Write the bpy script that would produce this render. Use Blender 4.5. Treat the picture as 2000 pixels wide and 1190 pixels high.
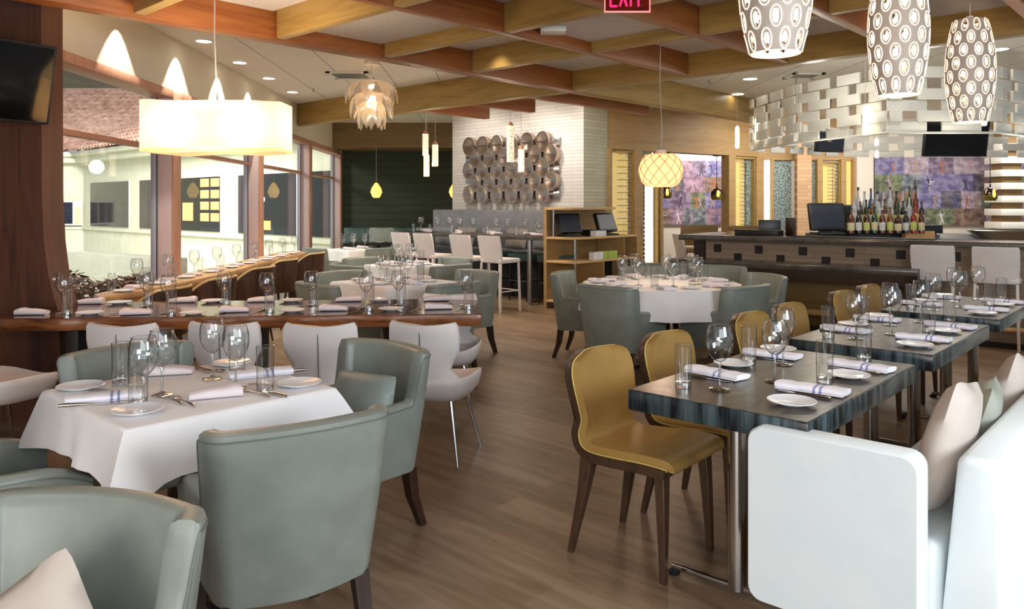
import bpy, bmesh, math, random
from mathutils import Vector, Matrix
random.seed(7)
S = bpy.context.scene
COL = S.collection
for o in list(bpy.data.objects): bpy.data.objects.remove(o)
rad = math.radians
F = 1523.0; H = 1.45
# ------------------------------------------------------------------ camera
cam = bpy.data.cameras.new('camera'); camo = bpy.data.objects.new('camera', cam); COL.objects.link(camo)
camo.location = (0, 0, H); camo.rotation_euler = (rad(90), 0, 0)
cam.sensor_width = 36; cam.lens = F/2000*36; cam.shift_y = -(595-400)/2000; cam.clip_end = 200
S.camera = camo
# ------------------------------------------------------------------ world, exposure
w = bpy.data.worlds.new('world'); S.world = w; w.use_nodes = True
bg = w.node_tree.nodes['Background']; bg.inputs[0].default_value = (0.74, 0.86, 1.0, 1); bg.inputs[1].default_value = 0.62
S.view_settings.view_transform = 'Standard'; S.view_settings.look = 'None'
S.view_settings.exposure = 0.0; S.view_settings.gamma = 1.0; S.view_settings.use_curve_mapping = False

AL = rad(43)
A2 = Vector((math.sin(AL), math.cos(AL))); B2 = Vector((-math.cos(AL), math.sin(AL)))
def UV(u, v): return (A2*u + B2*v)
def P(px, py, z):
    Y = (H-z)*F/(py-400.0); return Vector(((px-1000)/F*Y, Y))
def C(h):
    h = h.lstrip('#'); r = [int(h[i:i+2], 16)/255 for i in (0, 2, 4)]
    return tuple(c/12.92 if c <= 0.04045 else ((c+0.055)/1.055)**2.4 for c in r) + (1,)
def R(d): return math.atan2(-d[0], d[1])

# ------------------------------------------------------------------ lamps
def lamp(kind, loc, power, col=(1, .86, .7), rot=(0, 0, 0), **k):
    l = bpy.data.lights.new('lamp_light', kind); l.energy = power; l.color = col[:3]
    for a, b in k.items(): setattr(l, a, b)
    o = bpy.data.objects.new('lamp_light', l); o.location = loc; o.rotation_euler = rot; COL.objects.link(o); return o
WARM = (1, .82, .62); NEU = (1, .93, .84); COOL = (.86, .94, 1.0)
# large soft fill lights, added unseen behind the camera and to its right
lamp('AREA', (1.5, -3.2, 2.3), 120, COOL, (rad(72), 0, rad(-3)), shape='RECTANGLE', size=5.5, size_y=1.8)
lamp('AREA', (2.9, .2, 1.9), 95, COOL, (rad(62), 0, rad(38)), shape='RECTANGLE', size=1.4, size_y=1.2)
lamp('AREA', (-2.0, -2.6, 1.1), 110, NEU, (rad(108), 0, rad(-4)), shape='RECTANGLE', size=3, size_y=1.2)
# spots added under the ceiling to brighten the dining room, without fittings
for x, y, p in [(-2.2, 1.2, 55), (.2, 1.6, 50), (2.2, 1.4, 55), (-1.6, 3.4, 60), (1.0, 4.2, 45), (3.0, 3.0, 40), (4.8, 4.6, 50), (-.3, 6.1, 60), (2.2, 6.3, 45),
                (-2.2, 6.0, 60), (-1.5, 8.6, 60), (.3, 8.6, 50), (3.6, 6.2, 45), (-2.2, 11.2, 55), (-.6, 10.6, 80), (-1.6, 10.0, 55), (.9, 10.2, 60), (-.2, 7.3, 35), (6.2, 6.4, 50)]:
    lamp('SPOT', (x, y, 2.98), p*1.45, NEU if x > 1.5 else (1, .87, .72), spot_size=rad(120), spot_blend=.8, shadow_soft_size=.09)

def aim(src, dst): return (Vector(dst)-Vector(src)).to_track_quat('-Z', 'Y').to_euler()
# spots added to brighten the stone wall, and floodlights in the court
for x, y in ((-1.2, 12.6), (-.2, 11.8), (.6, 11.1)): lamp('SPOT', (x, y, 3.0), 75, (1, .93, .86), aim((x, y, 3.0), (x+.9, y+1.4, 1.9)), spot_size=rad(95), spot_blend=.8, shadow_soft_size=.06)
lamp('AREA', (-9.5, 16.5, 7.5), 2000, (1, .97, .88), aim((-9.5, 16.5, 7.5), (-13, 27, 2)), shape='DISK', size=4)
lamp('AREA', (-8.6, 9.8, 4.8), 420, (1, .97, .88), aim((-8.6, 9.8, 4.8), (-8, 14, -1)), shape='DISK', size=2)
lamp('AREA', (-9.0, 19, 8.5), 2200, (1, .93, .86), aim((-9.0, 19, 8.5), (-13, 29, 5)), shape='DISK', size=3)
# ------------------------------------------------------------------ mesh helper
class MB:
    def __init__(s): s.v = []; s.f = []; s.M = Matrix.Identity(4)
    def vert(s, co): s.v.append(s.M @ Vector(co)); return len(s.v)-1
    def add(s, vs, fs):
        n = len(s.v); s.v += [s.M @ Vector(c) for c in vs]; s.f += [tuple(i+n for i in f) for f in fs]; return s
    def box(s, x0, y0, z0, x1, y1, z1):
        return s.add([(x0,y0,z0),(x1,y0,z0),(x1,y1,z0),(x0,y1,z0),(x0,y0,z1),(x1,y0,z1),(x1,y1,z1),(x0,y1,z1)],
                     [(0,3,2,1),(4,5,6,7),(0,1,5,4),(1,2,6,5),(2,3,7,6),(3,0,4,7)])
    def hexa(s, b, t):   # four bottom points, four top points
        return s.add(list(b)+list(t), [(0,3,2,1),(4,5,6,7),(0,1,5,4),(1,2,6,5),(2,3,7,6),(3,0,4,7)])
    def prism(s, poly, z0, z1):
        n = len(poly); vs = [(x, y, z0) for x, y in poly]+[(x, y, z1) for x, y in poly]
        return s.add(vs, [tuple(reversed(range(n))), tuple(range(n, 2*n))]+[(i, (i+1) % n, n+(i+1) % n, n+i) for i in range(n)])
    def loft(s, rings, closed=True, cap=True, wrap=False):
        n = len(rings[0]); vs = [p for r in rings for p in r]; fs = []
        m = len(rings); mm = m if wrap else m-1
        for i in range(mm):
            for j in range(n if closed else n-1):
                a, b = i*n+j, i*n+(j+1) % n; k = (i+1) % m
                fs.append((a, b, k*n+(j+1) % n, k*n+j))
        if cap and not wrap:
            fs.append(tuple(reversed(range(n)))); fs.append(tuple(range((m-1)*n, m*n)))
        return s.add(vs, fs)
    def lathe(s, prof, n=24, c=(0, 0, 0), cap=False, sx=1, sy=1):
        rings = [[(c[0]+r*sx*math.cos(2*math.pi*k/n), c[1]+r*sy*math.sin(2*math.pi*k/n), c[2]+z) for k in range(n)] for r, z in prof]
        return s.loft(rings, True, cap)
    def tube(s, pts, r, n=8, closed=False):
        pts = [Vector(p) for p in pts]; rings = []; L = len(pts)
        rr = r if isinstance(r, (list, tuple)) else [r]*L
        up = None
        for i, p in enumerate(pts):
            t = (pts[(i+1) % L]-pts[i-1]) if closed else (pts[min(i+1, L-1)]-pts[max(i-1, 0)])
            if t.length < 1e-9: t = Vector((0, 0, 1))
            t.normalize()
            if up is None:
                up = Vector((0, 0, 1)) if abs(t.z) < .9 else Vector((1, 0, 0))
            x = t.cross(up)
            if x.length < 1e-4: x = t.cross(Vector((0, 1, .1)))
            x.normalize(); y = x.cross(t).normalized(); up = y
            rings.append([p+(x*math.cos(2*math.pi*k/n)+y*math.sin(2*math.pi*k/n))*rr[i] for k in range(n)])
        return s.loft(rings, True, not closed, closed)
    def build(s, name, mat, parent=None, smooth=40, bev=0, seg=2, loc=None, rz=0):
        me = bpy.data.meshes.new(name); me.from_pydata([tuple(v) for v in s.v], [], s.f); me.update()
        bm = bmesh.new(); bm.from_mesh(me)
        bmesh.ops.recalc_face_normals(bm, faces=bm.faces[:])
        if bev:
            es = [e for e in bm.edges if len(e.link_faces) == 2 and e.calc_face_angle(0) > .6]
            bmesh.ops.bevel(bm, geom=es, offset=bev, segments=seg, profile=.5, affect='EDGES', clamp_overlap=True)
        bm.to_mesh(me); bm.free()
        if smooth:
            me.polygons.foreach_set('use_smooth', [True]*len(me.polygons))
            me.set_sharp_from_angle(angle=rad(smooth))
        me.materials.append(mat)
        o = bpy.data.objects.new(name, me); COL.objects.link(o)
        if parent: o.parent = parent
        if loc is not None: o.location = loc
        if rz: o.rotation_euler = (0, 0, rz)
        return o
def bx(*a): return MB().box(*a)
def tag(o, label=None, cat=None, group=None, kind=None):
    if label: o['label'] = label
    if cat: o['category'] = cat
    if group: o['group'] = group
    if kind: o['kind'] = kind
    return o
def empty(name, loc=(0, 0, 0), rz=0):
    o = bpy.data.objects.new(name, None); o.empty_display_size = .1; COL.objects.link(o)
    o.location = (loc[0], loc[1], loc[2] if len(loc) > 2 else 0); o.rotation_euler = (0, 0, rz); return o
def kids(o): return [c for c in bpy.data.objects if c.parent == o]
def copy_tree(o, parent=None, cache={}):
    c = o.copy(); COL.objects.link(c)
    if parent: c.parent = parent
    key = o.name
    if key not in cache: cache[key] = kids(o)
    for ch in cache[key]: copy_tree(ch, c)
    return c
class Kind:
    def __init__(s, fn): s.fn = fn; s.proto = None; s.n = 0
    def put(s, x, y, z=0, rz=0, label='', cat='', group=None, sc=None):
        if s.proto is None: s.proto = s.fn(); o = s.proto
        else: o = copy_tree(s.proto)
        o.location = (x, y, z); o.rotation_euler = (0, 0, rz)
        if sc: o.scale = (sc, sc, sc)
        for k in ('label', 'category', 'group'):
            if k in o: del o[k]
        tag(o, label, cat, group); return o
PEND = []    # objects whose label says where they sit within their set, left to right in the photo
def rank(o, key, base): PEND.append((key, base, o)); return o
def slab(name, p0, p1, z0, z1, w0, w1, mat, parent=None, bev=0, **k):
    p0 = Vector(p0[:2]); p1 = Vector(p1[:2]); d = p1-p0; L = d.length
    m = bx(0, w0, 0, L, w1, z1-z0)
    o = m.build(name, mat, parent, bev=bev, **k); o.location = (p0.x, p0.y, z0); o.rotation_euler = (0, 0, math.atan2(d.y, d.x)); return o
def struct(o): o['kind'] = 'structure'; return o

# ------------------------------------------------------------------ materials
def mat(name, col=None, rough=.5, metal=0, spec=.5, **k):
    m = bpy.data.materials.new(name); m.use_nodes = True
    p = m.node_tree.nodes['Principled BSDF']
    if col: p.inputs['Base Color'].default_value = C(col) if isinstance(col, str) else col
    p.inputs['Roughness'].default_value = rough; p.inputs['Metallic'].default_value = metal
    p.inputs['Specular IOR Level'].default_value = spec
    for a, b in k.items(): p.inputs[a.replace('_', ' ')].default_value = b
    return m
def nd(m, t, **k):
    n = m.node_tree.nodes.new(t)
    for a, b in k.items():
        if a in n.inputs: n.inputs[a].default_value = b
        else: setattr(n, a, b)
    return n
def lk(m, a, b): m.node_tree.links.new(a, b)
def coords(m, scale=(1, 1, 1), rot=(0, 0, 0)):
    t = nd(m, 'ShaderNodeTexCoord'); mp = nd(m, 'ShaderNodeMapping'); mp.inputs['Scale'].default_value = scale; mp.inputs['Rotation'].default_value = rot
    lk(m, t.outputs['Object'], mp.inputs['Vector']); return mp.outputs[0]
def ramp(m, src, stops):
    r = nd(m, 'ShaderNodeValToRGB'); cr = r.color_ramp
    while len(cr.elements) > 1: cr.elements.remove(cr.elements[0])
    cr.elements[0].position = stops[0][0]; cr.elements[0].color = C(stops[0][1])
    for p, c in stops[1:]:
        e = cr.elements.new(p); e.color = C(c)
    lk(m, src, r.inputs[0]); return r.outputs[0]
def bump(m, h, s=.3, d=.01):
    b = nd(m, 'ShaderNodeBump'); b.inputs['Strength'].default_value = s; b.inputs['Distance'].default_value = d
    lk(m, h, b.inputs['Height']); lk(m, b.outputs[0], m.node_tree.nodes['Principled BSDF'].inputs['Normal'])
def base(m, c): lk(m, c, m.node_tree.nodes['Principled BSDF'].inputs['Base Color'])
def noisy(name, c1, c2, scale=(5, 5, 5), rough=.5, det=4, bs=0, bd=.005, lo=.35, hi=.65, **k):
    m = mat(name, c1, rough, **k); n = nd(m, 'ShaderNodeTexNoise', Detail=det, Scale=1.0); lk(m, coords(m, scale), n.inputs['Vector'])
    base(m, ramp(m, n.outputs[0], [(lo, c1), (hi, c2)]))
    if bs: bump(m, n.outputs[0], bs, bd)
    return m
def wood(name, c1, c2, c3=None, sc=(1.2, 14, 14), rough=.45, bs=.08, **k):
    m = mat(name, c1, rough, **k); v = coords(m, sc)
    n = nd(m, 'ShaderNodeTexNoise', Detail=6, Scale=1.0, Distortion=1.2); lk(m, v, n.inputs['Vector'])
    base(m, ramp(m, n.outputs[0], [(.3, c1), (.55, c2), (.75, c3 or c1)]))
    if bs: bump(m, n.outputs[0], bs, .004)
    return m
def fabric(name, c1, c2, sc=350, bs=.25, rough=.75, **k):
    m = mat(name, c1, rough, **k); v = coords(m)
    n = nd(m, 'ShaderNodeTexNoise', Detail=3, Scale=7.0); lk(m, v, n.inputs['Vector'])
    base(m, ramp(m, n.outputs[0], [(.3, c1), (.7, c2)]))
    n2 = nd(m, 'ShaderNodeTexNoise', Detail=2, Scale=float(sc)); lk(m, v, n2.inputs['Vector']); bump(m, n2.outputs[0], bs, .001)
    return m
def glow(name, col, st, rough=.5):
    m = mat(name, col, rough); p = m.node_tree.nodes['Principled BSDF']
    p.inputs['Emission Color'].default_value = C(col); p.inputs['Emission Strength'].default_value = st; return m
def shade(name, col, em, tl=.75):
    m = bpy.data.materials.new(name); m.use_nodes = True; nt = m.node_tree; nt.nodes.remove(nt.nodes['Principled BSDF']); out = nt.nodes['Material Output']
    t = nd(m, 'ShaderNodeBsdfTranslucent'); t.inputs[0].default_value = C(col); d = nd(m, 'ShaderNodeBsdfDiffuse'); d.inputs[0].default_value = C(col)
    mx = nd(m, 'ShaderNodeMixShader'); mx.inputs[0].default_value = 1-tl; lk(m, t.outputs[0], mx.inputs[1]); lk(m, d.outputs[0], mx.inputs[2])
    e = nd(m, 'ShaderNodeEmission'); e.inputs[0].default_value = C(col); e.inputs[1].default_value = em
    ad = nd(m, 'ShaderNodeAddShader'); lk(m, mx.outputs[0], ad.inputs[0]); lk(m, e.outputs[0], ad.inputs[1]); lk(m, ad.outputs[0], out.inputs[0]); return m
def thin_glass(name, tint='FFFFFF', refl=1.0, rough=.02, ior=1.45, edge=None):
    m = bpy.data.materials.new(name); m.use_nodes = True; nt = m.node_tree; nt.nodes.remove(nt.nodes['Principled BSDF'])
    out = nt.nodes['Material Output']; tr = nd(m, 'ShaderNodeBsdfTransparent'); tr.inputs[0].default_value = C(tint)
    if edge:
        lw = nd(m, 'ShaderNodeLayerWeight'); lw.inputs[0].default_value = .5; lk(m, ramp(m, lw.outputs['Facing'], [(0, tint), (.45, tint), (.95, edge)]), tr.inputs[0])
    g = nd(m, 'ShaderNodeBsdfGlossy'); g.inputs['Roughness'].default_value = rough
    fr = nd(m, 'ShaderNodeLayerWeight'); fr.inputs[0].default_value = .5
    pw = nd(m, 'ShaderNodeMath', operation='POWER'); pw.inputs[1].default_value = 3.0 if edge else 4.0; lk(m, fr.outputs['Facing'], pw.inputs[0])
    mu = nd(m, 'ShaderNodeMath', operation='MULTIPLY_ADD'); mu.inputs[1].default_value = .7*min(refl, 1.2); mu.inputs[2].default_value = (.09 if edge else .06)*refl; mu.use_clamp = True
    mx = nd(m, 'ShaderNodeMixShader'); lk(m, pw.outputs[0], mu.inputs[0]); lk(m, mu.outputs[0], mx.inputs[0])
    lk(m, tr.outputs[0], mx.inputs[1]); lk(m, g.outputs[0], mx.inputs[2]); lk(m, mx.outputs[0], out.inputs[0]); return m

M = {}
M['sage'] = fabric('sage leather', '7C827A', '8A9088', rough=.38, bs=.25)
M['sage_dark'] = fabric('sage pillow', '848F8A', '929C96', rough=.5)
M['piping'] = mat('piping', '6C736D', .5)
M['darkwood'] = wood('dark leg wood', '2A1C15', '3A261B', sc=(20, 20, 3), rough=.35)
M['mustard'] = fabric('mustard leather', 'A07C40', 'AC884C', rough=.42, bs=.1)
M['shell'] = wood('chair shell wood', '3A2A1F', '50392A', sc=(20, 20, 4), rough=.4)
M['welt'] = mat('yellow welt', 'C4AC62', .5)
M['white_lea'] = fabric('white leather', 'E4DCDA', 'EAE3E0', rough=.45, bs=.08)
M['cream'] = fabric('banquette white leather', 'E2ECF0', 'E9F0F2', rough=.5, bs=.06)
M['chrome'] = mat('chrome', 'C8C8C8', .16, 1)
M['steel'] = mat('brushed steel', 'A8A8A6', .32, 1)
M['silver'] = mat('cutlery steel', 'C9C4BC', .14, 1)
M['black'] = mat('black plastic', '17181B', .35)
M['rubber'] = mat('black rubber', '101010', .7)
M['cloth'] = fabric('white tablecloth', 'F0ECEC', 'F6F2F2', rough=.9, bs=.08)
M['china'] = mat('white china', 'EDEEF2', .12, spec=.6)
M['glass'] = thin_glass('drinking glass', 'FAFBFB', 1.5, .05, 1.5, '747C7C')
M['glassb'] = thin_glass('thick glass base', 'F2F4F4', 4, .06, 1.5, '586060')
M['pane'] = thin_glass('window glass', 'FDFEFD', .55, .01, 1.45)
M['plaster'] = noisy('cream plaster wall', 'E4DAC0', 'E8DFC8', (3, 3, 3), .8)
M['blue'] = mat('blue stripe', '5560B0', .8)
# napkin: white cloth with blue stripes across
m = mat('striped napkin', 'EFECF4', .9); v = coords(m); sx = nd(m, 'ShaderNodeSeparateXYZ'); lk(m, v, sx.inputs[0])
wv = nd(m, 'ShaderNodeMath', operation='PINGPONG'); wv.inputs[1].default_value = .018
sb = nd(m, 'ShaderNodeMath', operation='SUBTRACT'); sb.inputs[1].default_value = .03; lk(m, sx.outputs[0], sb.inputs[0]); 
ab = nd(m, 'ShaderNodeMath', operation='ABSOLUTE'); lk(m, sb.outputs[0], ab.inputs[0])
s2 = nd(m, 'ShaderNodeMath', operation='SUBTRACT'); s2.inputs[1].default_value = .011; lk(m, ab.outputs[0], s2.inputs[0])
a2 = nd(m, 'ShaderNodeMath', operation='ABSOLUTE'); lk(m, s2.outputs[0], a2.inputs[0])
lt = nd(m, 'ShaderNodeMath', operation='LESS_THAN'); lt.inputs[1].default_value = .0042; lk(m, a2.outputs[0], lt.inputs[0])
base(m, ramp(m, lt.outputs[0], [(0, 'EFECF4'), (1, '8E94C4')])); M['napkin'] = m
M['linen'] = fabric('plain linen napkin', 'E4D8DC', 'EBE0E2', rough=.9)
# floor planks
m = mat('oak plank floor', '8A6A50', .38); v = coords(m, (1, 1, 1), (0, 0, rad(43)))
br = nd(m, 'ShaderNodeTexBrick', offset=.37, Scale=1.0); br.inputs['Brick Width'].default_value = 1.9; br.inputs['Row Height'].default_value = .19
br.inputs['Mortar Size'].default_value = .0015; br.inputs['Color1'].default_value = (0, 0, 0, 1); br.inputs['Color2'].default_value = (1, 1, 1, 1); br.inputs['Mortar'].default_value = (.5, .5, .5, 1)
lk(m, v, br.inputs['Vector'])
mp = nd(m, 'ShaderNodeMapping'); mp.inputs['Scale'].default_value = (1.3, 10, 1); lk(m, v, mp.inputs['Vector'])
n = nd(m, 'ShaderNodeTexNoise', Detail=7, Scale=1.5, Distortion=.8); lk(m, mp.outputs[0], n.inputs['Vector'])
mx = nd(m, 'ShaderNodeMix', data_type='FLOAT'); mx.inputs[0].default_value = .28; lk(m, n.outputs[0], mx.inputs[2]); lk(m, br.outputs[0], mx.inputs[3])
base(m, ramp(m, mx.outputs[0], [(.15, '5C4838'), (.42, '7E6750'), (.65, '967F68'), (.9, 'A48E78')]))
bump(m, br.outputs['Fac'], -.15, .002); M['floor'] = m
M['beam'] = wood('cedar beam', '84491F', '9C6030', '90552A', rough=.42)
M['beam_light'] = wood('light beam', '8F7038', 'A88B4E', '9C7C42', rough=.45)
M['oak'] = wood('oak panel', '9A7B4E', 'AC8D5E', 'A28356', sc=(1.2, 9, 9), rough=.5)
M['soffit'] = wood('dark soffit wood', '6E5530', '7E6338', '74592F', rough=.5)
M['table_edge'] = noisy('veined table edge', '14191C', '4E5C60', (22, 22, 2.5), .22, 6, lo=.4, hi=.62)
# stone-look table top
m = mat('veined table top', '5A544E', .28, spec=.4); v = coords(m, (3, 9, 3))
n = nd(m, 'ShaderNodeTexNoise', Detail=8, Scale=1.3, Distortion=1.8); lk(m, v, n.inputs['Vector'])
base(m, ramp(m, n.outputs[0], [(.3, '2C2826'), (.5, '4A443F'), (.62, '5C564C'), (.75, '736C5E')])); M['table_top'] = m
M['slab_top'] = wood('polished walnut slab', '3A2016', '5A3220', '4A2A1C', sc=(1.2, 7, 7), rough=.12, spec=.7)
M['slab_edge'] = wood('live edge walnut', '4A2814', '8A5228', '5A3018', sc=(2.5, 5, 22), rough=.25)
M['column'] = wood('dark wood column', '4A2A1A', '5E3624', '3A2016', sc=(10, 10, 1), rough=.4)
M['counter'] = wood('blond counter wood', 'C89A66', 'D8AC78', 'CFA26E', sc=(2, 8, 8), rough=.3)
M['ply'] = wood('dark bent plywood', '3C2618', '4E3322', '33200F', sc=(8, 8, 2), rough=.35)
M['blond'] = mat('blond edge wood', 'D2AE78', .45)
M['copper'] = wood('pinkish window frame', 'C08C72', 'CC9A80', 'B88268', sc=(9, 9, 1), rough=.5)
M['frame_face'] = mat('pale mauve frame', 'D8BEBA', .5); M['lavender'] = mat('grey lavender frame', 'B4B0B8', .5)
M['brick_brown'] = noisy('tan stone blocks', '9A6A4C', 'B07E5C', (8, 8, 8), .7, bs=.3)
M['green_wall'] = mat('dark green boards', '2E3A26', .6)
# ceiling panels
m = mat('white ceiling panels', 'E6E4DC', .6); v = coords(m, (1, 1, 1), (0, 0, rad(-1.9))); sx = nd(m, 'ShaderNodeSeparateXYZ'); lk(m, v, sx.inputs[0])
pp = nd(m, 'ShaderNodeMath', operation='PINGPONG'); pp.inputs[1].default_value = .31; lk(m, sx.outputs[0], pp.inputs[0])
lt = nd(m, 'ShaderNodeMath', operation='LESS_THAN'); lt.inputs[1].default_value = .006; lk(m, pp.outputs[0], lt.inputs[0])
base(m, ramp(m, lt.outputs[0], [(0, 'E6E4DC'), (1, '8A8880')])); M['ceiling'] = m
M['coffer'] = noisy('textured coffer panel', 'C4C0BC', 'D2CFCB', (90, 90, 90), .8)
# ledger stone
def bricky(name, c1, c2, c3, w_, h_, ms=.004, bs=.5, rough=.75, rot=(rad(90), 0, 0)):
    m = mat(name, c1, rough); t = nd(m, 'ShaderNodeTexCoord'); mp = nd(m, 'ShaderNodeMapping'); mp.inputs['Rotation'].default_value = rot
    lk(m, t.outputs['Object'], mp.inputs['Vector'])
    b = nd(m, 'ShaderNodeTexBrick', Scale=1.0, offset=.5); b.inputs['Brick Width'].default_value = w_; b.inputs['Row Height'].default_value = h_; b.inputs['Mortar Size'].default_value = ms
    b.inputs['Color1'].default_value = C(c1); b.inputs['Color2'].default_value = C(c2); b.inputs['Mortar'].default_value = C(c3)
    lk(m, mp.outputs[0], b.inputs['Vector']); base(m, b.outputs[0]); bump(m, b.outputs['Fac'], -bs, .01); return m
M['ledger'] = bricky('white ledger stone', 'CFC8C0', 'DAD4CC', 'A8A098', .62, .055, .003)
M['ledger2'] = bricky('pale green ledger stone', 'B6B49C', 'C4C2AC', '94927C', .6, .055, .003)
M['board'] = bricky('green horizontal boards', '2C3524', '323B29', '161B12', 6, .16, .006)
M['bar_front'] = bricky('bar front boards', '8E7A66', '9C8874', '5E4E40', 1.1, .075, .002)
M['bar_top'] = noisy('dark bar top', '3E3832', '5A524A', (5, 14, 5), .18, 6, spec=.7)
M['dark'] = mat('very dark recess', '14100E', .6)
M['teal'] = fabric('teal upholstery', '39524F', '43605B', rough=.55)
M['greyup'] = fabric('grey upholstery', '7C7C80', '88888C', rough=.6)
M['taupe'] = fabric('taupe pillow', '8C827C', '9A908A', rough=.7)
M['pink_pil'] = fabric('pale taupe pillow', 'BDB0A6', 'CBBFB6', rough=.65)
M['grey_pil'] = fabric('grey green pillow', '96998C', 'A4A79A', rough=.65)
M['lattice'] = mat('white lattice board', 'E6E6DE', .45)
M['mural_wall'] = mat('pale wall', 'D6D0C6', .7)

# ------------------------------------------------------------------ tableware kinds
def wine_fn(hh=.225, rb=.047):
    r = empty('wine_glass')
    z0 = hh*.42
    prof = [(.0, z0), (.018, z0+.008), (.034, z0+.026), (rb*.96, z0+.055), (rb, z0+.075), (rb*.97, z0+.1), (rb*.78, hh)]
    MB().lathe(prof, 24).build('bowl', M['glass'], r)
    MB().lathe([(.0, .001), (.036, .001), (.037, .003), (.012, .007), (.005, .014), (.004, .05), (.004, z0-.02), (.008, z0)], 20).build('stem', M['glassb'], r)
    MB().tube([(rb*.78*math.cos(t*math.pi/12), rb*.78*math.sin(t*math.pi/12), hh) for t in range(24)], .0011, 5, True).build('rim', M['glassb'], r)
    return r
wineK = Kind(wine_fn)
def tumb_fn(hh=.155, rr=.032):
    r = empty('tumbler')
    MB().lathe([(rr*.9, .0), (rr*.92, .02), (rr, hh)], 24).build('glass_wall', M['glass'], r)
    MB().lathe([(.0, 0), (rr*.88, 0), (rr*.9, .004), (rr*.88, .02), (0, .022)], 24).build('glass_base', M['glassb'], r)
    MB().tube([(rr*math.cos(t*math.pi/12), rr*math.sin(t*math.pi/12), hh) for t in range(24)], .0011, 5, True).build('rim', M['glassb'], r)
    return r
tumbK = Kind(tumb_fn)
def plate_fn():
    return MB().lathe([(0, 0), (.045, 0), (.05, .004), (.083, .014), (.084, .016), (.082, .017), (.052, .0075), (0, .006)], 36).build('side_plate', M['china'])
plateK = Kind(plate_fn)
def roll_fn():
    # folded cloth: flat stack with a rolled front edge
    mb = MB()
    sec = []
    for t in range(20):
        a = 2*math.pi*t/20; y = .052*math.cos(a); z = .013*math.sin(a)
        y = math.copysign(abs(math.cos(a))**.7, math.cos(a))*.05; z = math.copysign(abs(math.sin(a))**.8, math.sin(a))*.012
        if y > 0: z *= 1-.35*y/.05
        sec.append((y, z+.0125))
    rings = []
    for i in range(9):
        x = -.125+.25*i/8; k = 1+.05*math.sin(i*1.9); rings.append([(x+.004*math.sin(y*60), y*k, z*(1+.08*math.sin(i*2.3))) for y, z in sec])
    mb.loft(rings)
    for q in range(3):
        mb.box(-.121, -.054-.003*q, .001+.0015*q, .121, -.03, .0022+.0015*q)
    return mb.build('napkin', M['napkin'], smooth=60)
rollK = Kind(roll_fn)
def fold_fn():
    mb = MB(); rings = []
    for i in range(13):
        t = i/12; x = -.09+.18*t
        sec = []
        for k in range(16):
            a = 2*math.pi*k/16
            hh_ = .012+.006*math.sin(math.pi*(1-t))+.008*math.exp(-((t-.1)/.18)**2)
            y = math.copysign(abs(math.cos(a))**.6, math.cos(a))*(.05-.012*t); z = math.copysign(abs(math.sin(a))**.7, math.sin(a))*hh_
            sec.append((x, y, z+hh_))
        rings.append(sec)
    mb.loft(rings)
    return mb.build('napkin', M['linen'], smooth=60)
foldK = Kind(fold_fn)
def knife_fn():
    r = empty('table_knife')
    MB().prism([(-.11, -.004), (-.095, -.009), (0, -.008), (0, .006), (-.09, .006)], .001, .0022).build('blade', M['silver'], r)
    MB().tube([(0, 0, .004), (.03, 0, .005), (.09, 0, .006), (.112, 0, .006)], [.004, .0055, .007, .005], 8).build('handle', M['silver'], r, smooth=60)
    return r
knifeK = Kind(knife_fn)
def fork_fn():
    r = empty('table_fork')
    MB().tube([(-.03, 0, .004), (.02, 0, .005), (.08, 0, .006), (.1, 0, .005)], [.0025, .003, .006, .005], 8).build('handle', M['silver'], r, smooth=60)
    hd = MB(); hd.prism([(-.03, -.003), (-.045, -.011), (-.06, -.012), (-.06, .012), (-.045, .011), (-.03, .003)], .003, .0045)
    for k in range(4): hd.box(-.098, -.0118+k*.0066, .004, -.058, -.0082+k*.0066, .0055)
    hd.build('tines', M['silver'], r); return r
forkK = Kind(fork_fn)
def spoon_fn():
    r = empty('table_spoon')
    MB().tube([(-.03, 0, .004), (.02, 0, .005), (.08, 0, .006), (.095, 0, .005)], [.0025, .003, .006, .005], 8).build('handle', M['silver'], r, smooth=60)
    MB().lathe([(0, .001), (.012, .002), (.018, .006), (.019, .008)], 16, (-.05, 0, 0), sx=1.35).build('spoon_bowl', M['silver'], r); return r
spoonK = Kind(spoon_fn)
NAMES = dict(w=('stemmed wine glass', 'wine glass', wineK), t=('tall clear tumbler', 'drinking glass', tumbK), p=('small white side plate', 'plate', plateK),
             n=('blue striped folded napkin', 'napkin', rollK), l=('folded pale napkin', 'napkin', foldK), k=('steel table knife', 'knife', knifeK), f=('steel fork', 'fork', forkK), s=('steel spoon', 'spoon', spoonK))
def ware(kind, x, y, z, where, grp, rz=0, sc=None):
    nm, cat, K = NAMES[kind]
    o = K.put(x, y, z, rz, '', cat, f'{cat}s {grp}', sc)
    rank(o, f'{nm}|{where}', f'{nm} {where}'); return o

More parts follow.
